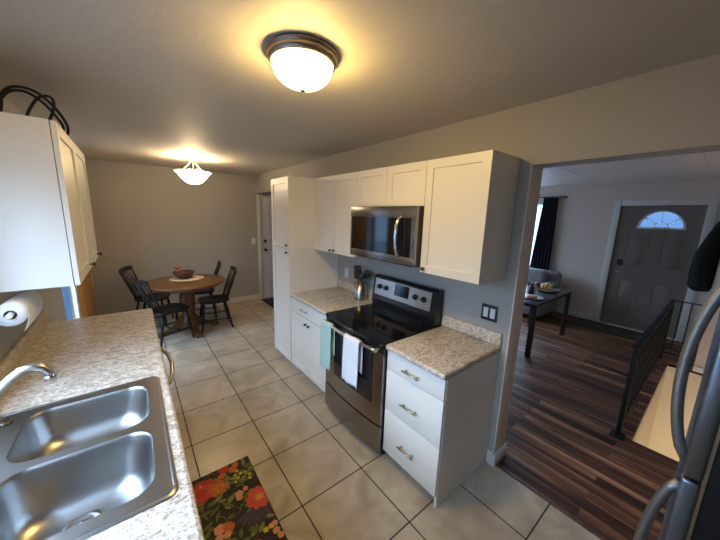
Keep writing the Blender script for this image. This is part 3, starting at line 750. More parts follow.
bm = bm_new(); tube(bm, [(LF+0.033, 0.97, 0.80), (-1.835, 0.985, 0.80), (-1.812, 1.08, 0.80), (-1.800, 1.235, 0.80), (-1.812, 1.39, 0.80), (-1.835, 1.485, 0.80), (LF+0.033, 1.50, 0.80)], 0.012, 10)
obj('handle', bm, 'nickel', d)

# sink ---------------------------------------------------------------------
t = thing('kitchen_sink', 'double bowl stainless drop-in sink in the left counter', 'sink', (-2.165, 0.465, 0.914))
ox0, ox1, oy0, oy1 = -2.442, -1.888, 0.062, 0.868
bowls = [(-2.335, -1.937, 0.485, 0.815, 0.75), (-2.335, -1.937, 0.115, 0.445, 0.72)]
bm = bm_new()
T = 0.9185
edges = []
outer = rrect(ox0, ox1, oy0, oy1, 0.03)
loops = [outer]+[rrect(a, b, c, d, 0.075, 8) for a, b, c, d, _ in bowls]
for lp in loops:
    vs = [bm.verts.new((x, y, T)) for x, y in lp]
    edges += [bm.edges.new((vs[k], vs[(k+1) % len(vs)])) for k in range(len(vs))]
bmesh.ops.triangle_fill(bm, use_beauty=True, use_dissolve=False, edges=edges)
def skirt(bm, loops3):
    rings = [[bm.verts.new(p) for p in lp] for lp in loops3]
    for a, b in zip(rings, rings[1:]):
        n = len(a)
        for k in range(n):
            f = bm.faces.new((a[k], a[(k+1) % n], b[(k+1) % n], b[k])); f.smooth = True
    return rings
skirt(bm, [[(x, y, T) for x, y in outer], [(x*1.0+(x+2.165)*0.006, y+(y-0.465)*0.006, T-0.002) for x, y in outer], [(x+(x+2.165)*0.012, y+(y-0.465)*0.012, 0.9142) for x, y in outer]])
# raised outer lip
skirt(bm, [[(x-(x+2.165)*k, y-(y-0.465)*k, T+h) for x, y in outer] for k, h in ((0.0, 0.0), (0.008, 0.003), (0.022, 0.003), (0.034, 0.0))])
bmesh.ops.remove_doubles(bm, verts=bm.verts, dist=0.0002)
obj('deck', bm, 'sink', t)
for a, b, c, d, zb in bowls:
    bm = bm_new(); L3 = []
    for (ins, z, r) in ((0.0, T, 0.075), (0.003, T-0.004, 0.073), (0.006, T-0.012, 0.072), (0.012, T-0.06, 0.075), (0.020, zb+0.06, 0.08), (0.030, zb+0.030, 0.085), (0.050, zb+0.010, 0.09), (0.080, zb+0.001, 0.08), (0.12, zb-0.003, 0.04)):
        L3.append([(x, y, z) for x, y in rrect(a+ins, b-ins, c+ins, d-ins, r, 8)])
    rings = skirt(bm, L3); f = bm.faces.new(rings[-1]); f.smooth = True
    bw = obj('bowl', bm, 'sink', t)
    cx, cy = (a+b)/2-0.01, (c+d)/2+0.045
    bm = lathe(bm_new(), [(0.056, zb-0.002), (0.054, zb+0.002), (0.043, zb+0.003), (0.036, zb-0.001), (0.020, zb-0.001), (0.018, zb+0.004), (0.006, zb+0.006), (0.005, zb+0.016), (0, zb+0.017)], (cx, cy, 0), 28)
    obj('drain_strainer', bm, 'steel', bw)
tag(obj('sink_hole_cover', lathe(bm_new(), [(0, T+0.012), (0.018, T+0.010), (0.024, T+0.003), (0.024, T+0.0005)], (-2.39, 0.79, 0), 18), 'bronze', loc=(-2.39, 0.79, T)), 'small dark cap on the sink deck near its far corner', 'hole cover')
# faucet
t = thing('kitchen_faucet', 'arched steel faucet on the wall side of the sink', 'faucet', (-2.392, 0.47, 0.9185))
fb = lathe(bm_new(), [(0, T+0.001), (0.034, T+0.001), (0.034, T+0.012), (0.026, T+0.03), (0.022, T+0.10), (0.020, T+0.13), (0, T+0.135)], (-2.392, 0.47, 0), 20)
obj('base', fb, 'steel', t)
sp = [(-2.392, 0.47, 1.03), (-2.372, 0.47, 1.09), (-2.335, 0.47, 1.148), (-2.295, 0.47, 1.198), (-2.268, 0.47, 1.228), (-2.244, 0.47, 1.248), (-2.220, 0.47, 1.254), (-2.200, 0.47, 1.246), (-2.188, 0.47, 1.226), (-2.184, 0.47, 1.208)]
obj('spout', tube(bm_new(), sp, [0.019, 0.0175, 0.016, 0.0145, 0.014, 0.0135, 0.013, 0.013, 0.013, 0.0135], 14), 'steel', t)
obj('aerator', lathe(bm_new(), [(0.011, 1.196), (0.0155, 1.198), (0.0155, 1.212), (0.012, 1.216), (0, 1.216)], (-2.184, 0.47, 0), 16), 'chrome', t)
obj('lever', tube(bm_new(), [(-2.392, 0.448, 1.03), (-2.40, 0.40, 1.06), (-2.41, 0.35, 1.10)], [0.012, 0.009, 0.007], 10), 'steel', t)

# left wall cabinet
LU = -2.175
t = thing('wall_cabinet', 'white two-door wall cabinet on the left wall above the long counter', 'cabinet', (-2.33, 1.63, 1.384))
obj('body', B(WX+0.002, LU, 1.10, 2.165, 1.384, 2.144), 'cab', t)
for a, b, ky in ((1.10, 1.6325, 1.597), (1.6325, 2.165, 2.13)):
    d = obj('door', shaker(a, b, 1.384, 2.144, LU+0.003, face=1), 'cab', t)
    obj('knob', knob_bm(LU+0.022, ky, 1.415, 1), 'bronze', d)
# bag on top of it: only its rope handles show above the cabinet
t = thing('tote_bag', 'bag with dark navy rope handles lying on top of the left wall cabinet', 'bag', (-2.32, 1.55, 2.145))
obj('body', box(bm_new(), -2.46, -2.24, 1.42, 1.78, 2.146, 2.19, 0.018, 3), 'navycord', t)
def smooth_path(P, n=6):
    P = [Vector(p) for p in P]; Q = []
    for i in range(len(P)-1):
        p0, p1, p2, p3 = P[max(i-1, 0)], P[i], P[i+1], P[min(i+2, len(P)-1)]
        for k in range(n):
            u = k/n; Q.append(0.5*((2*p1)+(-p0+p2)*u+(2*p0-5*p1+4*p2-p3)*u*u+(-p0+3*p1-3*p2+p3)*u**3))
    return Q+[P[-1]]
for P in ([(-2.40, 1.5, 2.18), (-2.385, 1.5, 2.25), (-2.372, 1.5, 2.315), (-2.327, 1.5, 2.353), (-2.259, 1.5, 2.348), (-2.20, 1.52, 2.295), (-2.160, 1.53, 2.215), (-2.165, 1.55, 2.165), (-2.20, 1.6, 2.156)],
          [(-2.41, 1.56, 2.18), (-2.40, 1.55, 2.27), (-2.36, 1.54, 2.332), (-2.30, 1.53, 2.345), (-2.24, 1.51, 2.305), (-2.19, 1.50, 2.235), (-2.172, 1.50, 2.19), (-2.19, 1.52, 2.156)],
          [(-2.31, 1.52, 2.185), (-2.297, 1.5, 2.236), (-2.255, 1.5, 2.315), (-2.215, 1.5, 2.337), (-2.195, 1.5, 2.315), (-2.208, 1.5, 2.25), (-2.25, 1.55, 2.185)]):
    obj('rope_handle', tube(bm_new(), smooth_path(P), 0.0068, 8), 'navycord', t)
# paper towels under the cabinet
PT = (-2.385, 1.06, 1.285)
t = thing('paper_towel_roll', 'white paper towel roll with a loose end under the left wall cabinet', 'paper towel', (PT[0], 1.2, PT[2]-0.06))
obj('roll', lathe(bm_new(), [(0.020, 0), (0.052, 0), (0.052, 0.28), (0.020, 0.28), (0.020, 0)], PT, 36, 'Y'), 'paper', t)
obj('core', lathe(bm_new(), [(0.0185, -0.001), (0.0205, -0.001), (0.0205, 0.281), (0.0185, 0.281), (0.0185, -0.001)], PT, 24, 'Y'), 'cardboard', t)
bm = bm_new()
def sheet(u, v):
    if v < 0.5:
        a = math.radians(100-100*v*2); return (PT[0]+0.0532*math.cos(a), PT[1]+0.002+0.276*u, PT[2]+0.0532*math.sin(a))
    s = (v-0.5)*2; return (PT[0]+0.0532-0.022*s*s, PT[1]+0.002+0.276*u, PT[2]-0.085*s)
grid(bm, sheet, 6, 20); obj('loose_sheet', bm, 'paper', t, solid=0.0015)
t = thing('paper_towel_holder', 'white bracket and rod holding the paper towel roll', 'holder', (PT[0], 1.2, 1.384))
obj('rod', tube(bm_new(), [(PT[0], 1.035, PT[2]), (PT[0], 1.37, PT[2])], 0.011, 12), 'plate', t)
bm = bm_new()
for y in (1.36,): box(bm, PT[0]-0.015, PT[0]+0.015, y, y+0.012, PT[2]-0.02, 1.383, 0.003)
obj('bracket', bm, 'plate', t)

# ================================================================= RUG
RX0, RX1, RYA, RYB = -1.845, -1.405, 0.22, 1.075
K['rug'] = mat('rug_dark_ground', (0.028, 0.024, 0.014), 0.9, noise=0.3, nscale=40)
for n_, c_ in (('rugred', (0.42, 0.045, 0.025)), ('rugcoral', (0.55, 0.075, 0.05)), ('rugorange', (0.50, 0.13, 0.03)), ('rugyellow', (0.60, 0.42, 0.05)), ('ruggreen', (0.10, 0.12, 0.03)), ('rugolive', (0.20, 0.20, 0.06)), ('rugpeach', (0.60, 0.27, 0.16)), ('rugplum', (0.07, 0.045, 0.07))):
    K[n_] = mat(n_, c_, 0.9, noise=0.15, nscale=90)
RM = ['rug', 'rugred', 'rugcoral', 'rugorange', 'rugyellow', 'ruggreen', 'rugolive', 'rugpeach', 'rugplum']
bm = box(bm_new(), RX0, RX1, RYA, RYB, 0.0005, 0.008, 0.003)
lvl = [0.0082]
def shape(pts, mi):
    pts = [(min(max(x, RX0+0.004), RX1-0.004), min(max(y, RYA+0.004), RYB-0.004)) for x, y in pts]
    lvl[0] += 0.000006
    f = bm.faces.new([bm.verts.new((x, y, lvl[0])) for x, y in pts]); f.material_index = mi
def flower(x, y, r, mi, lobes=9, amp=0.12, ph=0):
    shape([(x+r*(1+amp*math.cos(lobes*a+ph))*math.cos(a), y+r*(1+amp*math.cos(lobes*a+ph))*math.sin(a)) for a in [2*PI*k/72 for k in range(72)]], mi)
def leaf(x, y, L, wd, ang, mi):
    P = []
    for k in range(9): P.append((L*(k/8), wd*math.sin(PI*k/8)))
    for k in range(7, 0, -1): P.append((L*(k/8), -wd*math.sin(PI*k/8)))
    c, s = math.cos(ang), math.sin(ang); shape([(x+c*a-s*b, y+s*a+c*b) for a, b in P], mi)
rr = random.Random(3)
for k in range(120):
    x, y = rr.uniform(RX0+0.03, RX1-0.05), rr.uniform(RYA+0.02, RYB-0.03)
    leaf(x, y, rr.uniform(0.04, 0.09), rr.uniform(0.008, 0.017), rr.uniform(0, 6.28), rr.choice((5, 5, 6)))
def vine(P):
    for (x0, y0), (x1, y1) in zip(P, P[1:]):
        dx, dy = x1-x0, y1-y0; L = math.hypot(dx, dy); nx, ny = -dy/L*0.0018, dx/L*0.0018
        shape([(x0-nx, y0-ny), (x1-nx, y1-ny), (x1+nx, y1+ny), (x0+nx, y0+ny)], 7 if L > 0.03 else 6)
for k in range(14):
    x, y, a = rr.uniform(RX0+0.05, RX1-0.05), rr.uniform(RYA+0.05, RYB-0.05), rr.uniform(0, 6.28); P = []
    for q in range(7): P.append((x, y)); x += 0.02*math.cos(a); y += 0.02*math.sin(a); a += 0.35*(-1 if k % 2 else 1)
    vine(P)
for (x, y) in ((-1.515, 0.925), (-1.47, 0.97), (-1.50, 0.87), (-1.45, 0.93), (-1.46, 1.00)):
    for a in range(3): leaf(x, y, 0.06, 0.014, rr.uniform(0, 6.28), 5+a % 2)
for a in range(9): leaf(-1.492, 0.655, 0.12, 0.016, math.radians(195+19*a), 8)
flower(-1.716, 0.954, 0.085, 1, 7, 0.10); flower(-1.722, 0.945, 0.058, 2, 7, 0.10, 1); flower(-1.73, 0.94, 0.034, 1, 6, 0.1)
flower(-1.639, 0.922, 0.055, 3, 6, 0.10); flower(-1.448, 0.710, 0.075, 2, 9, 0.09)
for k in range(9): leaf(-1.445, 0.71, 0.034, 0.003, 2*PI*k/9, 4)
for k in range(5): leaf(-1.73, 0.985+0.006*k, 0.014, 0.003, 0.8+0.15*k, 7)
for k in range(6): flower(-1.63+0.022*math.cos(k), 0.92+0.022*math.sin(k), 0.005, 4, 5, 0)
flower(-1.577, 1.050, 0.034, 1, 6); flower(-1.528, 1.015, 0.026, 3, 5); flower(-1.60, 1.0, 0.022, 3, 5); flower(-1.50, 1.045, 0.022, 3, 5)
for (x, y, r, c) in ((-1.483, 0.494, 0.016, 4), (-1.45, 0.497, 0.016, 4), (-1.436, 0.457, 0.02, 7), (-1.43, 0.50, 0.018, 7), (-1.425, 0.42, 0.018, 7), (-1.689, 0.648, 0.03, 7), (-1.645, 0.632, 0.03, 3), (-1.70, 0.60, 0.022, 7), (-1.66, 0.595, 0.02, 7), (-1.542, 0.804, 0.024, 7), (-1.548, 0.775, 0.018, 7), (-1.498, 0.817, 0.016, 7),
                     (-1.515, 0.925, 0.011, 4), (-1.535, 0.90, 0.010, 4), (-1.49, 0.95, 0.011, 4), (-1.525, 0.955, 0.010, 4), (-1.45, 0.88, 0.011, 4), (-1.443, 0.91, 0.010, 4), (-1.505, 0.985, 0.010, 4), (-1.55, 0.42, 0.05, 1), (-1.70, 0.38, 0.07, 2), (-1.60, 0.30, 0.04, 3), (-1.48, 0.32, 0.05, 1)):
    flower(x, y, r, c, 5, 0.08)
tag(obj('kitchen_rug', bm, RM, loc=(-1.625, 0.65, 0)), 'dark floral rug with red flowers on the tile before the sink', 'rug')

# ================================================================= CEILING LIGHTS
LC = (-1.270, 0.435)
t = thing('ceiling_light', 'lit flush dome ceiling light with pewter ring over the kitchen', 'ceiling light', (*LC, CEIL))
obj('ring', lathe(bm_new(), [(0, CEIL-0.001), (0.152, CEIL-0.001), (0.158, CEIL-0.006), (0.156, CEIL-0.014), (0.150, CEIL-0.018), (0.149, CEIL-0.022), (0.150, CEIL-0.027), (0.146, CEIL-0.036), (0.139, CEIL-0.044), (0.133, CEIL-0.046), (0.129, CEIL-0.040), (0, CEIL-0.036)], (*LC, 0), 48), 'pan', t)
obj('glass_dome', lathe(bm_new(), [(0.131*math.sin(PI/2*k/12)**0.85, CEIL-0.043-0.090*math.cos(PI/2*k/12)) for k in range(13)], (*LC, 0), 48), 'dome', t)
obj('finial', lathe(bm_new(), [(0, CEIL-0.152), (0.010, CEIL-0.150), (0.013, CEIL-0.143), (0.008, CEIL-0.137), (0.013, CEIL-0.133), (0.010, CEIL-0.129)], (*LC, 0), 16), 'pan', t)
PC = (-1.223, 3.64)
t = thing('pendant_light', 'lit white bowl pendant light hung over the dining table', 'pendant light', (*PC, CEIL))
obj('canopy', lathe(bm_new(), [(0, CEIL-0.002), (0.062, CEIL-0.002), (0.060, CEIL-0.014), (0.03, CEIL-0.022), (0.012, CEIL-0.05), (0, CEIL-0.052)], (*PC, 0), 28), 'nickel', t)
obj('bowl', lathe(bm_new(), [(0, 2.112), (0.06, 2.116), (0.11, 2.145), (0.150, 2.19), (0.180, 2.235), (0.205, 2.258), (0.213, 2.266), (0.200, 2.264), (0.172, 2.240), (0.140, 2.192), (0.10, 2.152), (0.05, 2.126), (0, 2.122)], (*PC, 0), 48), 'bowl', t)
for k in range(3):
    a = 2*PI*k/3+0.4
    obj('arm', tube(bm_new(), smooth_path([(PC[0]+0.012*math.cos(a), PC[1]+0.012*math.sin(a), CEIL-0.03), (PC[0]+0.04*math.cos(a), PC[1]+0.04*math.sin(a), 2.38), (PC[0]+0.10*math.cos(a), PC[1]+0.10*math.sin(a), 2.32), (PC[0]+0.192*math.cos(a), PC[1]+0.192*math.sin(a), 2.258)]), 0.006, 8), 'nickel', t)
for k in range(3):
    a = 2*PI*k/3+1.4; b_ = (PC[0]+0.05*math.cos(a), PC[1]+0.05*math.sin(a))
    obj('bulb', lathe(bm_new(), [(0, 2.20), (0.02, 2.205), (0.028, 2.235), (0.022, 2.262), (0.011, 2.28), (0.011, 2.30), (0, 2.30)], (*b_, 0), 14), 'bowl', t)
point('pendant_bulb_glow', (PC[0], PC[1], 2.32), 12, WARM, 0.035)

# ================================================================= DINING SET
TC = (-1.375, 3.93); TR = 0.525; TZ = 0.76
t = thing('dining_table', 'round oak pedestal dining table with a reed basket on it', 'table', (*TC, 0))
obj('tabletop', lathe(bm_new(), [(0, TZ-0.032), (TR-0.02, TZ-0.032), (TR-0.004, TZ-0.026), (TR, TZ-0.014), (TR-0.006, TZ-0.003), (TR-0.016, TZ), (0, TZ)], (*TC, 0), 64), 'tablewood', t)
obj('apron', lathe(bm_new(), [(0, TZ-0.075), (TR-0.09, TZ-0.075), (TR-0.085, TZ-0.032), (0, TZ-0.032)], (*TC, 0), 64), 'pedestalwood', t)
obj('pedestal', lathe(bm_new(), [(0, 0.10), (0.085, 0.10), (0.095, 0.14), (0.095, 0.19), (0.075, 0.22), (0.092, 0.30), (0.105, 0.42), (0.10, 0.52), (0.085, 0.60), (0.095, 0.64), (0.13, 0.684), (0, 0.684)], (*TC, 0), 32), 'pedestalwood', t)
for k in range(4):
    a = math.radians(-80+90*k); c, s = math.cos(a), math.sin(a)
    prof = [(0.06, 0.30), (0.10, 0.24), (0.20, 0.12), (0.32, 0.055), (0.40, 0.045), (0.41, 0.02), (0.40, 0.0), (0.34, 0.0), (0.31, 0.02), (0.20, 0.055), (0.12, 0.10), (0.06, 0.12)]
    mt = Matrix(((c, 0, -s, TC[0]), (s, 0, c, TC[1]), (0, 1, 0, 0), (0, 0, 0, 1)))
    obj('foot', prism(bm_new(), prof, -0.035, 0.035, mt), 'pedestalwood', t)
MC = (-1.335, 4.09)
tag(obj('placemat', lathe(bm_new(), [(0, TZ+0.001), (0.225, TZ+0.001), (0.228, TZ+0.004), (0.22, TZ+0.006), (0, TZ+0.005)], (*MC, 0), 40), 'placemat', loc=(*MC, TZ)), 'round cream woven mat under the basket on the dining table', 'placemat')
BC = (-1.37, 4.10); bz = TZ+0.0065
t = thing('reed_basket', 'dark reed bowl basket on the cream mat on the dining table', 'basket', (*BC, bz))
obj('bowl', lathe(bm_new(), [(0, bz), (0.075, bz), (0.10, bz+0.015), (0.125, bz+0.06), (0.138, bz+0.092), (0.128, bz+0.092), (0.112, bz+0.058), (0.09, bz+0.022), (0, bz+0.012)], (*BC, 0), 32), 'wicker', t)
obj('rim', tube(bm_new(), [(BC[0]+0.134*math.cos(2*PI*k/32), BC[1]+0.134*math.sin(2*PI*k/32), bz+0.094+0.002*(-1)**k) for k in range(32)], 0.009, 8, closed=True), 'wicker', t)
K['hen'] = mat('reddish_hen_glaze', (0.30, 0.09, 0.05), 0.4, noise=0.4, nscale=30)
bm = ball(bm_new(), (BC[0]-0.068, BC[1]+0.0, bz+0.112), 0.040, (1, 0.9, 1.0)); ball(bm, (BC[0]-0.078, BC[1], bz+0.165), 0.03, (1, 0.9, 1.1))
tube(bm, [(BC[0]-0.08, BC[1], bz+0.19), (BC[0]-0.08, BC[1], bz+0.215)], [0.015, 0.006], 8); tube(bm, [(BC[0]-0.108, BC[1], bz+0.165), (BC[0]-0.122, BC[1], bz+0.158)], [0.01, 0.002], 8)
tag(obj('bird_ornament', bm, 'hen', loc=(BC[0]-0.09, BC[1], bz+0.07)), 'small reddish hen ornament at the left side of the reed basket', 'ornament')
def make_chair(label, loc, rz, group):
    t = thing('dining_chair', label, 'chair', loc, group, local=True, rotz=rz)
    n = 40; P = []
    for k in range(n):
        a = 2*PI*k/n; c, s = math.cos(a), math.sin(a)
        P.append((0.215*abs(c)**0.55*(1 if c > 0 else -1), (0.215 if c > 0 else 0.205)*abs(s)**0.55*(1 if s > 0 else -1)))
    bm = bm_new(); L3 = []
    for sc, z in ((0.0, 0.414), (0.90, 0.414), (0.98, 0.422), (1.0, 0.434), (0.97, 0.446), (0.86, 0.447), (0.5, 0.437), (0.0, 0.435)):
        L3.append([(x*max(sc, 0.001), y*max(sc, 0.001), z) for x, y in P])
    skirt(bm, L3); bmesh.ops.remove_doubles(bm, verts=bm.verts, dist=0.001)
    obj('seat', bm, 'chair', t)
    foot = {}
    for sx in (1, -1):
        for sy in (1, -1):
            a = Vector((0.145*sx, 0.145*sy, 0.418)); b = Vector((0.195*sx if sx > 0 else -0.225, 0.20*sy, 0.0)); foot[(sx, sy)] = (a, b)
            obj('leg', tube(bm_new(), [a, a+(b-a)*0.35, a+(b-a)*0.6, b], [0.014, 0.019, 0.018, 0.011], 10), 'chair', t)
    def at(k, f): return k[0]+(k[1]-k[0])*f
    for sy in (1, -1): obj('stretcher', tube(bm_new(), [at(foot[(1, sy)], 0.62), at(foot[(-1, sy)], 0.62)], [0.009, 0.009], 8), 'chair', t)
    obj('stretcher', tube(bm_new(), [(at(foot[(1, 1)], 0.62)+at(foot[(-1, 1)], 0.62))/2, (at(foot[(1, -1)], 0.62)+at(foot[(-1, -1)], 0.62))/2], [0.009, 0.009], 8), 'chair', t)
    zt = 0.875
    def top(y): return Vector((-0.305-0.03*(1-(y/0.21)**2), y, zt))
    def base(y): return Vector((-0.165-0.022*(1-(y/0.17)**2), y*0.80, 0.44))
    for sy in (1, -1): obj('back_post', tube(bm_new(), [base(0.20*sy), (base(0.20*sy)+top(0.20*sy))/2, top(0.20*sy)], [0.013, 0.015, 0.010], 10), 'chair', t)
    for k in range(5):
        y = -0.135+0.0675*k
        obj('spindle', tube(bm_new(), [base(y), (base(y)*0.6+top(y)*0.4), top(y)], [0.007, 0.009, 0.0065], 8), 'chair', t)
    bm = bm_new(); rings = []
    for k in range(13):
        y = -0.215+0.43*k/12; c = top(y); h = 0.034*(1-0.25*abs(y/0.215)**3)
        rings.append([bm.verts.new(c+Vector(v)) for v in ((0.011, 0, -h*0.9), (0.005, 0, h), (-0.011, 0, h), (-0.008, 0, -h*0.9))])
    for a, b in zip(rings, rings[1:]):
        for k in range(4): bm.faces.new((a[k], a[(k+1) % 4], b[(k+1) % 4], b[k])).smooth = False
    bm.faces.new(rings[0]); bm.faces.new(rings[-1][::-1])
    obj('top_rail', bm, 'chair', t)
    return t
CG = 'black spindle back chairs around the dining table'
ch = make_chair('black spindle back chair right of the dining table, nearer the pantry', (-1.03, 3.90, 0), 3.05, CG)
dup(ch, (-1.10, 4.56, 0), PI-0.19, 'black spindle back chair right of the dining table, nearer the back wall', CG)
dup(ch, (-1.62, 3.72, 0), 0.35, 'black spindle back chair left of the dining table, nearest the long counter', CG)
dup(ch, (-1.76, 4.50, 0), -0.32, 'black spindle back chair left of the dining table, close to the back wall', CG)

# ================================================================= LIVING ROOM
# desk-height table
TX0, TX1, TY0, TY1, TH = 2.03, 3.36, 0.52, 1.06, 0.72
t = thing('side_table', 'dark wood table past the opening with fruit and plates on it', 'table', (2.7, 0.8, 0))
obj('tabletop', box(bm_new(), TX0, TX1, TY0, TY1, TH-0.04, TH, 0.004), 'darktable', t)
for x in (TX0+0.03, TX1-0.03):
    for y in (TY0+0.03, TY1-0.03): obj('leg', box(bm_new(), x-0.028, x+0.028, y-0.028, y+0.028, 0, TH-0.04, 0.003), 'darktable', t)
TRC = (3.03, 0.74)
t = thing('fruit_tray', 'brown oval tray of bananas near the right end of the dark table', 'tray', (*TRC, TH))
bm = bm_new(); lathe(bm, [(0, 0.001), (0.13, 0.001), (0.165, 0.022), (0.158, 0.024), (0.125, 0.008), (0, 0.008)], (0, 0, 0), 32)
bmesh.ops.scale(bm, vec=(1.25, 0.85, 1), verts=bm.verts); bmesh.ops.translate(bm, vec=(*TRC, TH), verts=bm.verts)
obj('dish', bm, 'woodtray', t)
for k in range(3):
    bm = bm_new(); P = []; R_ = []
    for i in range(11):
        a = -0.75+1.5*i/10
        P.append((TRC[0]+0.01+0.175*math.sin(a), TRC[1]-0.05+0.045*k+0.02*math.cos(a), TH+0.03+0.055*(math.cos(a)-0.73)/0.27+(0.012 if k == 1 else 0)))
        R_.append(0.023*min(1, 0.35+2.2*min(i/10, 1-i/10)))
    tube(bm, P, R_, 8)
    tag(obj('banana', bm, 'banana', loc=P[5]), 'yellow banana lying on the brown tray, %s of three' % ('nearest', 'middle', 'farthest')[k], 'banana', 'bananas on the brown tray')
def apple(name, label, m, c, r):
    tt = thing(name, label, 'fruit', (c[0], c[1], c[2]-r))
    bm = ball(bm_new(), c, r, (1, 1, 0.92)); obj('flesh', bm, m, tt)
    obj('stem', tube(bm_new(), [(c[0], c[1], c[2]+r*0.8), (c[0]+0.004, c[1], c[2]+r*1.2)], 0.003, 6), 'darktable', tt)
apple('apple', 'red apple beyond the bananas on the dark table', 'red', (3.13, 0.93, TH+0.045), 0.045)
apple('apple', 'second dark red apple resting left of the first one', 'red', (3.03, 0.96, TH+0.043), 0.043)
t = thing('small_plant', 'small green leafy plant in a dark pot beyond the fruit', 'plant', (2.86, 0.92, TH))
obj('pot', lathe(bm_new(), [(0, TH+0.001), (0.045, TH+0.001), (0.058, TH+0.075), (0.05, TH+0.075), (0.045, TH+0.06), (0, TH+0.06)], (2.86, 0.92, 0), 20), 'amber', t)
bm = bm_new(); rr = random.Random(5)
for k in range(22):
    a = rr.uniform(0, 6.28); L = rr.uniform(0.05, 0.11); e = rr.uniform(0.3, 1.2); wd = 0.016
    d = Vector((math.cos(a)*math.cos(e), math.sin(a)*math.cos(e), math.sin(e))); s = Vector((-math.sin(a), math.cos(a), 0))
    b = Vector((2.86, 0.92, TH+0.06)); q = [b, b+d*L*0.5+s*wd, b+d*L-Vector((0, 0, 0.01)), b+d*L*0.5-s*wd]
    up_ = [bm.verts.new(p+Vector((0, 0, 0.0008))) for p in q]; bm.faces.new(up_)
obj('leaves', bm, 'leaf', t, solid=0.0016)
t = thing('dinner_plate', 'white plate with a napkin at the near left end of the dark table', 'plate', (2.36, 0.70, TH))
obj('dish', lathe(bm_new(), [(0, TH+0.001), (0.08, TH+0.001), (0.135, TH+0.018), (0.132, TH+0.021), (0.078, TH+0.006), (0, TH+0.006)], (2.36, 0.70, 0), 32), 'plate', t)
tag(obj('bread_slice', box(bm_new(), 2.31, 2.42, 0.65, 0.75, TH+0.0075, TH+0.03, 0.008), 'orange', loc=(2.36, 0.7, TH+0.0075)), 'orange brown slice of food lying on the white plate', 'food')
for nm, lab, c, h in (('glass_bottle', 'small brown bottle standing behind the white plate', (2.56, 0.80), 0.17), ('glass_jar', 'short dark jar beside the brown bottle on the dark table', (2.68, 0.86), 0.11)):
    t = thing(nm, lab, 'bottle', (*c, TH))
    obj('body', lathe(bm_new(), [(0, TH+0.001), (0.034, TH+0.001), (0.036, TH+0.01), (0.036, TH+h*0.6), (0.016, TH+h*0.8), (0.016, TH+h*0.9), (0, TH+h*0.9)], (*c, 0), 20), 'amber', t)
    obj('cap', lathe(bm_new(), [(0, TH+h*0.9), (0.018, TH+h*0.9), (0.018, TH+h), (0, TH+h)], (*c, 0), 16), 'woodtray', t)
# sofa under the window
t = thing('sofa', 'grey upholstered sofa under the living room window', 'sofa', (4.1, 1.98, 0))
obj('base', box(bm_new(), 3.64, 4.42, 0.99, 2.99, 0.08, 0.32, 0.03), 'sofa', t)
def pillow(x0, x1, y0, y1, z0, z1, puff=0.5): return box(bm_new(), x0, x1, y0, y1, z0, z1, 0.09, 5)
for y0, y1 in ((1.16, 1.985), (1.995, 2.82)):
    obj('seat_cushion', pillow(3.62, 4.24, y0, y1, 0.31, 0.49), 'sofa', t)
    obj('back_cushion', pillow(4.10, 4.34, y0, y1, 0.44, 0.86), 'sofa', t)
obj('backrest', box(bm_new(), 4.28, 4.475, 0.99, 2.99, 0.1, 0.84, 0.07, 5), 'sofa', t)
for y0 in (0.98, 2.82): obj('armrest', box(bm_new(), 3.62, 4.42, y0, y0+0.19, 0.1, 0.66, 0.07, 5), 'sofa', t)
for x in (3.72, 4.36):
    for y in (1.07, 2.91): obj('foot', lathe(bm_new(), [(0, 0), (0.02, 0), (0.028, 0.085), (0, 0.085)], (x, y, 0), 12), 'darktable', t)
# curtain and rod
t = thing('curtain_rod', 'black curtain rod above the living room window', 'curtain rod', (LX-0.07, 2.0, 2.24))
obj('pole', tube(bm_new(), [(LX-0.075, 1.16, 2.235), (LX-0.075, 2.98, 2.235)], 0.010, 10), 'iron', t)
for y in (1.16, 2.98): obj('finial', ball(bm_new(), (LX-0.075, y, 2.235), 0.02), 'iron', t)
for y in (1.30, 2.85): obj('bracket', tube(bm_new(), [(LX-0.001, y, 2.235), (LX-0.075, y, 2.235)], 0.007, 8), 'iron', t)
def curtain(label, y0, y1):
    bm = bm_new()
    def fn(u, v):
        spread = 1.0+0.5*(1-v)
        y = (y0+y1)/2+(u-0.5)*(y1-y0)*spread
        return (LX-0.085+0.026*math.sin(u*2*PI*6)*(0.75+0.25*(1-v)), y+0.10*(1-v)*(0.4 if y0 < 2 else -0.4), 0.60+1.622*v)
    grid(bm, fn, 72, 10)
    return tag(obj('curtain', bm, 'curtain', loc=(LX-0.085, (y0+y1)/2, 0.6), solid=0.004), label, 'curtain')
curtain('dark navy curtain panel gathered beside the front door wall', 1.28, 1.53)
# coat on the closet wall
t = thing('hanging_coat', 'black coat hanging right of the front door', 'coat', (4.25, -0.72, 1.9))
bm = bm_new(); rings = []
for (z, cy, ry, rx) in ((1.93, -0.785, 0.020, 0.05), (1.88, -0.778, 0.035, 0.10), (1.80, -0.765, 0.055, 0.16), (1.65, -0.738, 0.08, 0.20), (1.40, -0.700, 0.112, 0.22), (1.15, -0.697, 0.118, 0.225), (0.95, -0.70, 0.112, 0.23), (0.90, -0.705, 0.09, 0.215), (0.895, -0.71, 0.05, 0.12)):
    rings.append([(4.25+rx*math.cos(a)*(1+0.05*math.sin(5*a)), cy+ry*math.sin(a)*(1+0.07*math.sin(7*a+z*3)), z) for a in [2*PI*k/36 for k in range(36)]])
R3 = skirt(bm, rings); bm.faces.new(R3[0]); bm.faces.new(R3[-1])
obj('coat_body', bm, 'coat', t)
obj('sleeve', tube(bm_new(), smooth_path([(4.08, -0.755, 1.78), (4.03, -0.71, 1.6), (4.01, -0.67, 1.38), (4.01, -0.66, 1.12)]), 0.050, 12), 'coat', t)
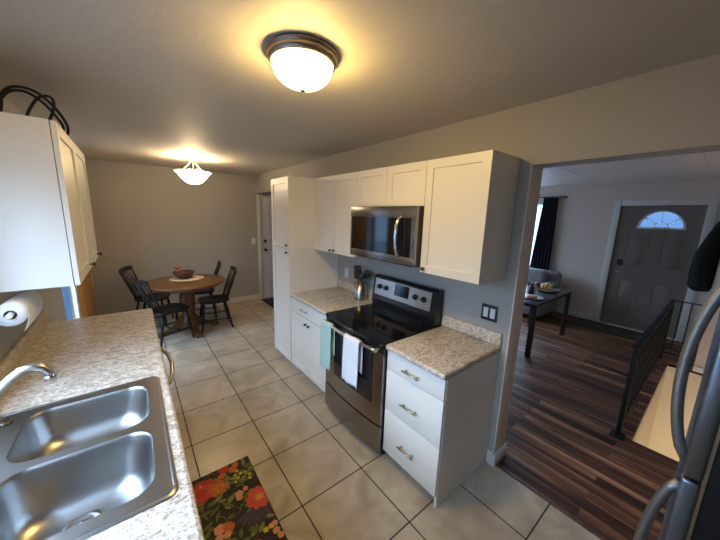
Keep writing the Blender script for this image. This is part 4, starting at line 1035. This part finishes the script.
tag(obj('coat_hook', tube(bm_new(), [(4.25, -0.834, 1.96), (4.25, -0.79, 1.955), (4.25, -0.775, 1.97)], 0.008, 8), 'iron', loc=(4.25, -0.834, 1.96)), 'small dark hook holding the black coat', 'hook')

# stair railing: ornamental iron
RYr = -0.535; RZ = 0.81; RXA, RXB = 1.17, 3.53
t = thing('stair_railing', 'black wrought iron railing with diamond scrollwork along the stair opening', 'railing', (RXA, RYr, 0))
obj('newel_post', box(bm_new(), RXA-0.016, RXA+0.016, RYr-0.016, RYr+0.016, 0, RZ, 0.003), 'iron', t)
obj('post', box(bm_new(), RXB-0.016, RXB+0.016, RYr-0.016, RYr+0.016, 0, RZ, 0.003), 'iron', t)
obj('foot_plate', box(bm_new(), RXA-0.06, RXA+0.06, RYr-0.045, RYr+0.045, 0, 0.008, 0.002), 'iron', t)
obj('handrail', box(bm_new(), RXA-0.02, RXB+0.02, RYr-0.024, RYr+0.024, RZ-0.006, RZ+0.014, 0.005), 'iron', t)
obj('bottom_rail', box(bm_new(), RXA, RXB, RYr-0.010, RYr+0.010, 0.09, 0.11), 'iron', t)
nb = 16; st = (RXB-RXA)/nb
for k in range(1, nb):
    x = RXA+st*k
    obj('baluster', box(bm_new(), x-0.007, x+0.007, RYr-0.007, RYr+0.007, 0.10, RZ), 'iron', t)
for k in range(nb):                              # scroll panels between balusters
    xm = RXA+st*(k+0.5); bm = bm_new(); hw = st*0.46
    for j in range(4):
        zc = 0.185+0.165*j
        tube(bm, [(xm, RYr, zc-0.08), (xm+hw*0.7, RYr, zc-0.045), (xm+hw, RYr, zc), (xm+hw*0.7, RYr, zc+0.045), (xm, RYr, zc+0.08), (xm-hw*0.7, RYr, zc+0.045), (xm-hw, RYr, zc), (xm-hw*0.7, RYr, zc-0.045)], 0.0065, 6, closed=True)
        ball(bm, (xm, RYr, zc+0.0825), 0.016, (1, 0.7, 1), 8)
    obj('scroll_panel', bm, 'iron', t)
EX = 3.53
t2 = thing('stair_railing', 'plain black iron end railing with straight bars across the far end of the stairs', 'railing', (EX, -0.69, 0))
obj('handrail', box(bm_new(), EX-0.014, EX+0.014, -0.834, RYr-0.026, RZ-0.004, RZ+0.008, 0.003), 'iron', t2)
obj('bottom_rail', box(bm_new(), EX-0.008, EX+0.008, -0.834, RYr-0.018, 0.09, 0.11), 'iron', t2)
for y in (-0.615, -0.70, -0.785): obj('baluster', box(bm_new(), EX-0.006, EX+0.006, y-0.006, y+0.006, 0.10, RZ), 'iron', t2)

# ================================================================= REFRIGERATOR
GX0, GX1, GYF, GYB = -0.83, -0.09, -0.872, -1.60
t = thing('refrigerator', 'black and stainless refrigerator at the right edge with bowed handles', 'refrigerator', (-0.46, -1.24, 0))
obj('cabinet', box(bm_new(), GX0+0.004, GX1-0.004, GYB, GYF-0.043, 0.03, 1.67, 0.006), 'fridgeblack', t)
bm = box(bm_new(), GX0+0.012, GX1-0.012, GYF-0.0435, GYF-0.0355, 0.09, 1.66); obj('door_gasket', bm, 'steel', t)
for x in (GX0+0.06, GX1-0.06):
    for y in (GYB+0.06, GYF-0.12): obj('foot', lathe(bm_new(), [(0, 0), (0.022, 0), (0.022, 0.032), (0, 0.032)], (x, y, 0), 12), 'blackmat', t)
obj('toe_grille', B(GX0+0.02, GX1-0.02, GYF-0.09, GYF-0.055, 0.02, 0.09), 'blackmat', t)
def bow_handle(z0, z1):
    zm = (z0+z1)/2; P = []
    for k in range(17):
        u = k/16; P.append((GX0+0.045, GYF-0.004+0.048*math.sin(PI*u)**0.6, z0+(z1-z0)*u))
    return tube(bm_new(), P, 0.0125, 12)
d = obj('freezer_door', box(bm_new(), GX0, GX1, GYF-0.036, GYF, 1.112, 1.68, 0.008, 3), 'fridge', t)
obj('handle', bow_handle(1.13, 1.64), 'handle', d)
d = obj('fridge_door', box(bm_new(), GX0, GX1, GYF-0.036, GYF, 0.10, 1.104, 0.008, 3), 'fridge', t)
obj('handle', bow_handle(0.50, 1.065), 'handle', d)
